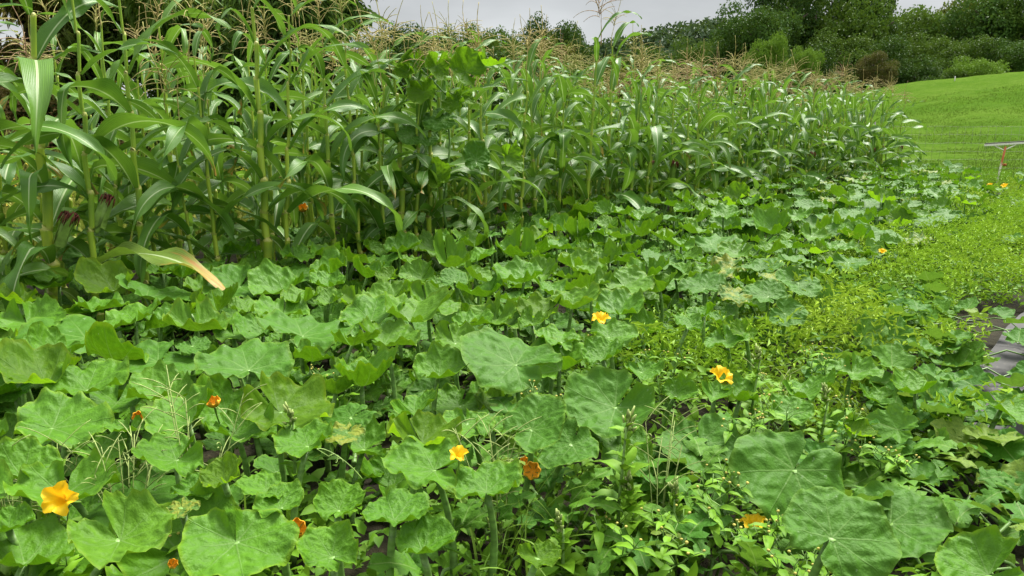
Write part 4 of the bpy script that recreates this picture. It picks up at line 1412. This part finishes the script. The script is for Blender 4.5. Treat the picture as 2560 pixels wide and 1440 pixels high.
def h_weeds(s, q):
    return np.clip(.20 + .24 * fbm(s, q, 1.7) + .10 * fbm(s, q, 5.0) + .03 * np.clip(s - 2, 0, 4), .04, .52)
edge_f = lambda s, q, rng: (q < -2.35 + .3 * np.sin(s * 1.9) - .15 * rng.random(len(s))) & ((q > -3.46 + .16 * np.sin(s * 3.1) + .10 * np.sin(s * 7) - .5 * (s > 4.6) * (s - 4.6) - 1.2 * (s < .9) * (.9 - s)))
carpet("ground_cover", 230000, -2.5, 13.5, -7.0, -2.2, h_weeds, .022, .060, .28, COVER, 51, up=.6, thr=lambda s, q, rng: edge_f(s, q, rng) & (s > .2))
carpet("weed_undergrowth", 60000, -3.5, 8, -5.5, -2.2, lambda s, q: np.clip(.14 + .12 * fbm(s, q, 2.2), .03, .3), .022, .055, .55, WEED, 52, thr=edge_f, fine=True)
carpet("undergrowth", 22000, -3.6, 13, -2.9, .2, lambda s, q: np.full(len(s), .10), .025, .06, .6, MELON, 53, fine=True)
carpet("fence_weeds", 9000, 8.5, 16.5, -4.5, .4, lambda s, q: np.clip(.22 + .2 * fbm(s, q, 1.2), .05, .5), .03, .09, .3, WEED, 54, up=.8, thr=lambda s, q, rng: s > 11.5)

def melon_leaf_mesh(seed):
    rr = random.Random(seed)
    pts = []
    lob = [(0.0, .05), (.10, .10), (.16, .30), (.30, .36), (.30, .20), (.38, .14), (.46, .26), (.60, .30), (.60, .15), (.68, .10), (.76, .18), (.88, .17), (.94, .08), (1.0, 0.0)]
    vs, fs, lc = [], [], []
    for (t_, w_) in lob:
        w2 = w_ * rr.uniform(.85, 1.2)
        zc = .12 * math.sin(t_ * 2.6) - .10 * t_ * t_
        z1 = zc + .16 * w2 + .03 * rr.gauss(0, 1)
        vs += [(-w2, t_, z1 + .02 * rr.gauss(0, 1)), (-w2 * .5, t_ - .02, zc + .05), (0, t_ - .03 * (w_ > .2), zc), (w2 * .5, t_ - .02, zc + .05), (w2, t_, z1)]
        lc += [(-w2, t_, 0), (-w2 * .5, t_, 0), (0, t_, 0), (w2 * .5, t_, 0), (w2, t_, 0)]
    for i in range(len(lob) - 1):
        for j in range(4):
            a = i * 5 + j
            fs.append((a, a + 1, a + 6, a + 5))
    return mesh("leaf", vs, fs, [MELON_L], True, {"lc": ('FLOAT_VECTOR', lc)})
MEL = [melon_leaf_mesh(k) for k in range(6)]
def round_leaf_mesh(seed):
    me = squash_leaf_mesh(seed, .35, .8, .2, SQ_B, .12).copy()
    me.name = "leaf"; me.materials.clear(); me.materials.append(MELON_L)
    return me
CUC = [round_leaf_mesh(900 + k) for k in range(4)]
def melon_vine(px, py, n, label, kindm, seed, spread=.45, sc=(.10, .16)):
    rr = random.Random(seed)
    v = at(px, py, .08)
    e_ = thing("melon_vine", label, "melon vine", (v.x, v.y, .03), (0, 0, rr.uniform(0, 6.28)), "melon vines sprawling by the plastic")
    mb = MB()
    arms = []
    for k in range(4):
        a = k * PI / 2 + rr.uniform(-.5, .5); q_ = Vector((0, 0, .03)); pts = []
        for j in range(8):
            pts.append(q_.copy()); a += rr.gauss(0, .3)
            q_ = q_ + Vector((math.cos(a), math.sin(a), 0)) * spread / 7
            q_.z = .05 + .07 * rr.random()
        mb.tube(pts, [.006 - .0004 * j for j in range(8)], 5); arms.append(pts)
    obj("vine", mb.mesh("vine", [SQ_STALK]), e_)
    for k in range(n):
        pts = arms[k % 4]; p = pts[rr.randrange(1, 8)]
        L = rr.uniform(*sc)
        m_ = rr.choice(MEL if kindm == "m" else CUC)
        obj("leaf", m_, e_, p + Vector((rr.gauss(0, .05), rr.gauss(0, .05), rr.uniform(.03, .14))), (rr.gauss(.2, .35), rr.gauss(0, .35), rr.uniform(0, 6.28)), L)
MV = [(2300, 1160, "c"), (2450, 1230, "m"), (2380, 1330, "m"), (2250, 1400, "m"), (2130, 1240, "c"), (2460, 1200, "c"), (2420, 1090, "c"), (2560, 1330, "m"),
      (1880, 1400, "m"), (1760, 1330, "m"), (1640, 1400, "m"), (1500, 1360, "m"), (1400, 1280, "m"), (1250, 1410, "m"), (1880, 1270, "m"), (2250, 1050, "c"),
      (2350, 900, "c"), (2200, 850, "c"), (2340, 820, "c"), (2250, 780, "c"), (2370, 960, "c"), (1980, 900, "c"), (2100, 780, "c"), (2520, 640, "c")]
ML = ["round-leaved melon vine behind the largest open squash leaf", "lobed melon vine halfway down the picture edge by the plastic sheet", "lobed melon vine beside the drooping big squash leaf",
      "lobed melon vine under the lowest big squash leaf", "round-leaved melon vine between two tall weeds and the largest squash leaf", "round-leaved melon vine touching the black plastic",
      "round-leaved melon vine below the outermost squash leaves", "lobed melon vine cut by the picture edge at the bottom corner",
      "dark lobed melon vine beneath the half-hidden orange flower", "dark lobed melon vine in the shade between grass and squash stalks", "lobed melon vine among the galinsoga at the bottom edge",
      "lobed melon vine behind the arching grass clump", "small lobed melon vine in the dark gap under the orange flower", "lobed melon vine at the foot of the yellow-green squash leaf",
      "lobed melon vine just above the half-hidden orange flower", "round-leaved melon vine beside the yellowish small squash leaf", "pale yellowing melon vine in the middle of the ground cover",
      "pale melon vine next to the spent squash leaves at the bed's edge", "melon vine spreading on the light green ground cover above the plastic", "pale melon vine halfway along the bed's weedy edge",
      "melon vine creeping onto the black plastic", "pale melon vine under the mature spotted leaves at the bed's edge", "small melon vine by the weedy gap in the bed's edge", "far melon vine on the ground cover at the picture edge"]
for i, ((px, py, kd), lab) in enumerate(zip(MV, ML)):
    melon_vine(px, py, 17 if py > 1000 else 13, lab, kd, 70 + i, spread=.42 if py > 1000 else .5, sc=(.09, .15) if py > 1000 else (.10, .17))

# small-leaved weeds
def ovate_mesh(seed, asp=.5, mat=None):
    rr = random.Random(seed)
    n, m = 9, 4
    vs, fs, lc, rn = [], [], [], []
    rnd = rr.random()
    for i in range(n + 1):
        t_ = i / n
        w_ = asp * .5 * math.sin(PI * min(1, t_ ** .72)) * (1 + .06 * math.sin(t_ * 40)) + .004
        z = .14 * math.sin(t_ * 2.2) - .22 * t_ * t_
        for j in range(m + 1):
            u = -1 + 2 * j / m
            vs.append((u * w_, t_, z + abs(u) * w_ * .35 + .015 * math.sin(t_ * 17 + u * 3)))
            rn.append(rnd)
    for i in range(n):
        for j in range(m):
            a = i * (m + 1) + j
            fs.append((a, a + 1, a + m + 2, a + m + 1))
    return mesh("leaf", vs, fs, [mat], True, {"rnd": ('FLOAT', rn)})
OV = [ovate_mesh(k, .5 + .04 * k, WEED) for k in range(4)]
OVN = [ovate_mesh(10 + k, .34, WEED) for k in range(4)]
mb = MB()
_n = 8
for ring in range(4):
    pass
mb.tube([(0, 0, -.3), (0, 0, 0), (0, 0, .35), (0, 0, .6), (0, 0, .7)], [.35, .62, .7, .45, .12], 8)
BUD = mb.mesh("flower_head", [YBUD])
def galinsoga(px, py, H, label, seed, z0=0.0):
    rr = random.Random(seed)
    v = at(px, py, z0 + H)      # px,py is where the top shows
    e_ = thing("galinsoga_weed", label, "weed", (v.x, v.y, .03), (0, 0, rr.uniform(0, 6)), "yellow-headed weeds among the squash")
    mb = MB(); lv, hd = [], []
    def grow(p, d, L, r_, dep):
        q_ = p + d * L
        mb.tube([p, p.lerp(q_, .5) + Vector((rr.gauss(0, .01), rr.gauss(0, .01), 0)), q_], [r_, r_ * .85, r_ * .7], 5)
        a = rr.uniform(0, 6.28)
        if dep == 0: hd.append(q_) if rr.random() < .6 else None; return
        for k in range(2):
            b = a + k * PI
            lv.append((q_, b, rr.uniform(.05, .09) * (1.1 - .15 * (3 - dep))))
            nd = (d * .9 + Vector((math.cos(b), math.sin(b), .2)) * .55).normalized()
            grow(q_, nd, L * rr.uniform(.55, .8), r_ * .7, dep - 1)
        if rr.random() < .7: grow(q_, (d + Vector((rr.gauss(0, .1), rr.gauss(0, .1), .3))).normalized(), L * .6, r_ * .7, dep - 1)
    grow(Vector((0, 0, 0)), Vector((rr.gauss(0, .08), rr.gauss(0, .08), 1)).normalized(), H * .42, .0042, 3)
    obj("stem", mb.mesh("stem", [WSTEM]), e_)
    for (q_, b, L) in lv:
        obj("leaf", rr.choice(OVN), e_, q_, (rr.uniform(-.3, .4), 0, b - PI / 2), L)
    for q_ in hd:
        obj("flower_head", BUD, e_, q_, (rr.gauss(0, .3), rr.gauss(0, .3), 0), rr.uniform(.0045, .0062))
GAL = [(1800, 1190, .34, "tall yellow-headed weed before the stalk of the largest squash leaf"),
       (1920, 1310, .30, "yellow-headed weed over the half-hidden orange flower"),
       (2020, 1390, .30, "yellow-headed weed poking through the lowest big squash leaf"),
       (2130, 1030, .36, "yellow-headed weed beside the small yellowish squash leaf"),
       (1860, 1040, .36, "yellow-headed weed just below the bright orange flower"),
       (2195, 1120, .30, "yellow-headed weed behind the largest squash leaf's outer edge"),
       (1395, 995, .36, "yellow-headed weed between the two large flat squash leaves"),
       (1640, 870, .38, "thin yellow-headed weed in the middle of the bed"),
       (1500, 850, .36, "thin yellow-headed weed below the far orange flower"),
       (1690, 1330, .28, "yellow-headed weed among grass and melon leaves at the bottom"),
       (1530, 1340, .26, "yellow-headed weed beside the arching grass clump"),
       (130, 1400, .26, "yellow-headed weed at the bottom corner under crabgrass"),
       (420, 1320, .28, "small yellow-budded weed beside the pale flat squash leaf"),
       (1930, 930, .36, "yellow-headed weed next to the bright orange flower"),
       (2040, 880, .34, "yellow-headed weed on the weedy edge of the bed"),
       (820, 940, .36, "small yellow-headed weed between the large spotted leaves")]
for i, (px, py, H, lab) in enumerate(GAL): galinsoga(px, py, H, lab, 500 + i)

def pigweed(px, py, H, label, seed, L0=.085):
    rr = random.Random(seed)
    v = at(px, py, H)
    e_ = thing("leafy_weed", label, "weed", (v.x, v.y, .03), (rr.gauss(0, .05), rr.gauss(0, .05), rr.uniform(0, 6)), "leafy upright weeds")
    mb = MB(); mb.tube([(0, 0, 0), (.01, 0, H * .5), (0, .01, H * .97)], [.006, .005, .003], 6)
    obj("stem", mb.mesh("stem", [WSTEM]), e_)
    n = 26
    for k in range(n):
        f = (k + 1) / n
        z = H * (.2 + .78 * f); a = k * 2.4
        L = L0 * (1.15 - .75 * f) * rr.uniform(.8, 1.2)
        obj("leaf", rr.choice(OV), e_, (0, 0, z), (R(10 + 45 * f) + rr.gauss(0, .2), 0, a), L)
    mb = MB()
    for k in range(16):
        a = rr.uniform(0, 6.28); r_ = .012 * rr.random()
        mb.tube([(r_ * math.cos(a), r_ * math.sin(a), H * .93 + .012 * k / 4), (r_ * 2 * math.cos(a), r_ * 2 * math.sin(a), H * .95 + .015 * k / 4)], [.006, .002], 4)
    obj("seed_head", mb.mesh("seed_head", [SEEDH]), e_)
PIG = [(1555, 1085, .46, "upright leafy weed standing before the lobed squash leaf", .10), (745, 1055, .40, "grey-green leafy weed in front of the yellow-green squash leaf", .07),
       (1880, 905, .42, "tall leafy weed near the bright orange flower", .08), (1700, 1270, .25, "small leafy weed in the melon patch", .08),
       (1420, 1340, .22, "low leafy weed beside the grass clump", .08), (350, 1190, .25, "small leafy weed next to the open orange flower's leaf", .06),
       (2060, 1010, .34, "leafy weed between the outer squash leaves", .07), (1610, 1230, .30, "leafy weed below the lobed squash leaf", .09)]
for i, (px, py, H, lab, L0) in enumerate(PIG): pigweed(px, py, H, lab, 600 + i, L0)

def blade_mesh(seed, droop):
    rr = random.Random(seed)
    n = 12; vs, fs = [], []
    p = Vector((0, 0, 0)); ang = R(rr.uniform(70, 86))
    rnd = rr.random()
    for i in range(n + 1):
        t_ = i / n
        w_ = .012 * (1 - t_ ** 1.7) + .0008
        vs += [(p.x, -w_, p.z + w_ * .4), (p.x, 0, p.z), (p.x, w_, p.z + w_ * .4)]
        ang -= droop / n * (.4 + 1.6 * t_)
        p = p + Vector((math.cos(ang), 0, math.sin(ang))) / n
    for i in range(n):
        for j in range(2):
            a = i * 3 + j
            fs.append((a, a + 3, a + 4, a + 1))
    return mesh("blade", vs, fs, [GRASS_B], True, {"rnd": ('FLOAT', [rnd] * len(vs))})
BLD = [blade_mesh(k, .4 + .45 * k) for k in range(6)]
def grass_clump(px, py, n, L, label, seed, spread=.08):
    rr = random.Random(seed)
    v = at(px, py, .05)
    e_ = thing("grass_clump", label, "grass clump", (v.x, v.y, .03), (0, 0, 0), "grass clumps in the weeds")
    for k in range(n):
        a = rr.uniform(0, 6.28); r_ = spread * rr.random()
        obj("blade", rr.choice(BLD), e_, (r_ * math.cos(a), r_ * math.sin(a), 0), (rr.gauss(0, .15), rr.gauss(0, .15), rr.uniform(0, 6.28)), L * rr.uniform(.6, 1.15))
for i, a in enumerate([(1300, 1430, 30, .36, "arching grass clump with droplets at the bottom edge", .13), (1420, 1420, 20, .34, "grass clump with a long bent blade at the bottom", .12), (1580, 1440, 18, .3, "wispy grass clump at the bottom edge among yellow-headed weeds", .12),
                       (200, 1450, 26, .34, "thin grass clump at the bottom corner beneath the open orange flower", .2), (2110, 870, 18, .3, "yellow-green grass clump on the weedy edge of the bed", .1), (1700, 1460, 16, .28, "grass clump at the bottom edge beside the melon leaves", .1),
                       (2400, 760, 16, .25, "grass clump in the light green ground cover", .1), (520, 1450, 14, .34, "sparse grass clump between the two big flat squash leaves", .1)]):
    grass_clump(a[0], a[1], a[2], a[3], a[4], 800 + i, a[5])
def crabgrass(px, py, H, nst, label, seed, lean=.35):
    rr = random.Random(seed)
    v = at(px, py, .05)
    e_ = thing("crabgrass", label, "grass", (v.x, v.y, .03), (0, 0, rr.uniform(0, 6)), "flowering crabgrass")
    for k in range(nst):
        mb = MB()
        a = rr.uniform(0, 6.28)
        d = Vector((math.cos(a) * lean * rr.random(), math.sin(a) * lean * rr.random(), 1)).normalized()
        h = H * rr.uniform(.7, 1.15)
        tip = d * h
        mb.tube([Vector((0, 0, 0)), d * h * .5 + Vector((0, 0, .02)), tip], [.0016, .0015, .0012], 4)
        for j in range(rr.randint(4, 7)):
            b = rr.uniform(0, 6.28)
            e2 = Vector((math.cos(b) * .7, math.sin(b) * .7, .75)).normalized()
            L = rr.uniform(.07, .13); p0 = tip - d * .02 * j
            mb.tube([p0 + e2 * L * f - Vector((0, 0, .03 * f * f)) for f in (0, .25, .5, .75, 1)], [.0009, .0014, .0013, .0014, .0007], 4)
        obj("seed_head", mb.mesh("seed_head", [SEEDH]), e_)
for i, a in enumerate([(150, 1430, .34, 9, "wiry crabgrass seed heads crossing below the open orange flower"), (330, 1440, .36, 10, "wiry crabgrass over the pale flat squash leaf"),
                       (500, 1400, .46, 6, "tall crabgrass stems leaning over the bright squash leaves"), (1260, 1420, .42, 6, "crabgrass with fingered seed heads before the ruffled squash leaf"),
                       (1640, 1420, .40, 5, "crabgrass with fingered seed heads among the melon leaves"), (1930, 1090, .30, 4, "crabgrass seed head above the largest squash leaf"), (40, 1450, .34, 7, "crabgrass seed heads in the bottom corner")]):
    crabgrass(*a, 900 + i)

# ------------------------------------------------------------------ labels of the squash plants
PLANT_LABELS = {
    0: "squash plant out at the picture edge below the first corn stalk",
    1: "squash plant at the picture edge under the thick corn stalk with the silk ear",
    2: "squash plant with big dark leaves in the shade of the short thin stalk",
    3: "squash plant with pale cupped leaves under the stalk with an arching top leaf",
    4: "squash plant with funnel-shaped leaves at the foot of the climbing squash vine",
    5: "squash plant with a yellow curled leaf in front of the fan-tasselled stalk",
    6: "squash plant against the corn where the dense far block begins",
    7: "squash plant with upright cupped leaves beside the dense corn block",
    8: "squash plant with dark spotted leaves along the middle of the dense corn block",
    9: "squash plant along the dense corn block, second from its far corner",
    10: "squash plant by the far corner of the corn block",
    11: "squash plant just past the far corner of the corn block",
    12: "farthest squash plant, between the corn corner and the wire fence",
    13: "squash plant at the picture edge below the plant with the open orange flower",
    14: "squash plant with the large open orange flower and many wilted orange buds",
    15: "squash plant with the huge dark cupped leaves in the heart of the bed",
    16: "pale squash plant with an orange flower half sunk among its leaves",
    17: "squash plant at the bed's edge where bright leaves give way to spotted ones",
    18: "squash plant with yellow-blotched leaves on the bed's weedy edge",
    19: "squash plant with wide grey-green leaves beside the small far orange flower",
    20: "squash plant with the small far orange flower at the bed's edge",
    21: "squash plant with pale spent leaves at the bed's outer edge",
    22: "dark squash plant at the bed's outer corner next to the light ground cover",
    23: "squash plant of the far bed facing the foot of the landscape rake",
    24: "squash plant nearest the landscape rake, with small yellow flowers",
    25: "squash plant with two wide flat leaves and the bright orange flower between",
    26: "squash plant with the largest open leaves, white veins and stout stalks",
    27: "small low squash plant out in the weeds near the black plastic",
    28: "squash plant with ruffled leaves and a small orange flower beside the grass",
}
for i, p in enumerate(PLANTS):
    if p.e is not None: p.e["label"] = PLANT_LABELS[i]
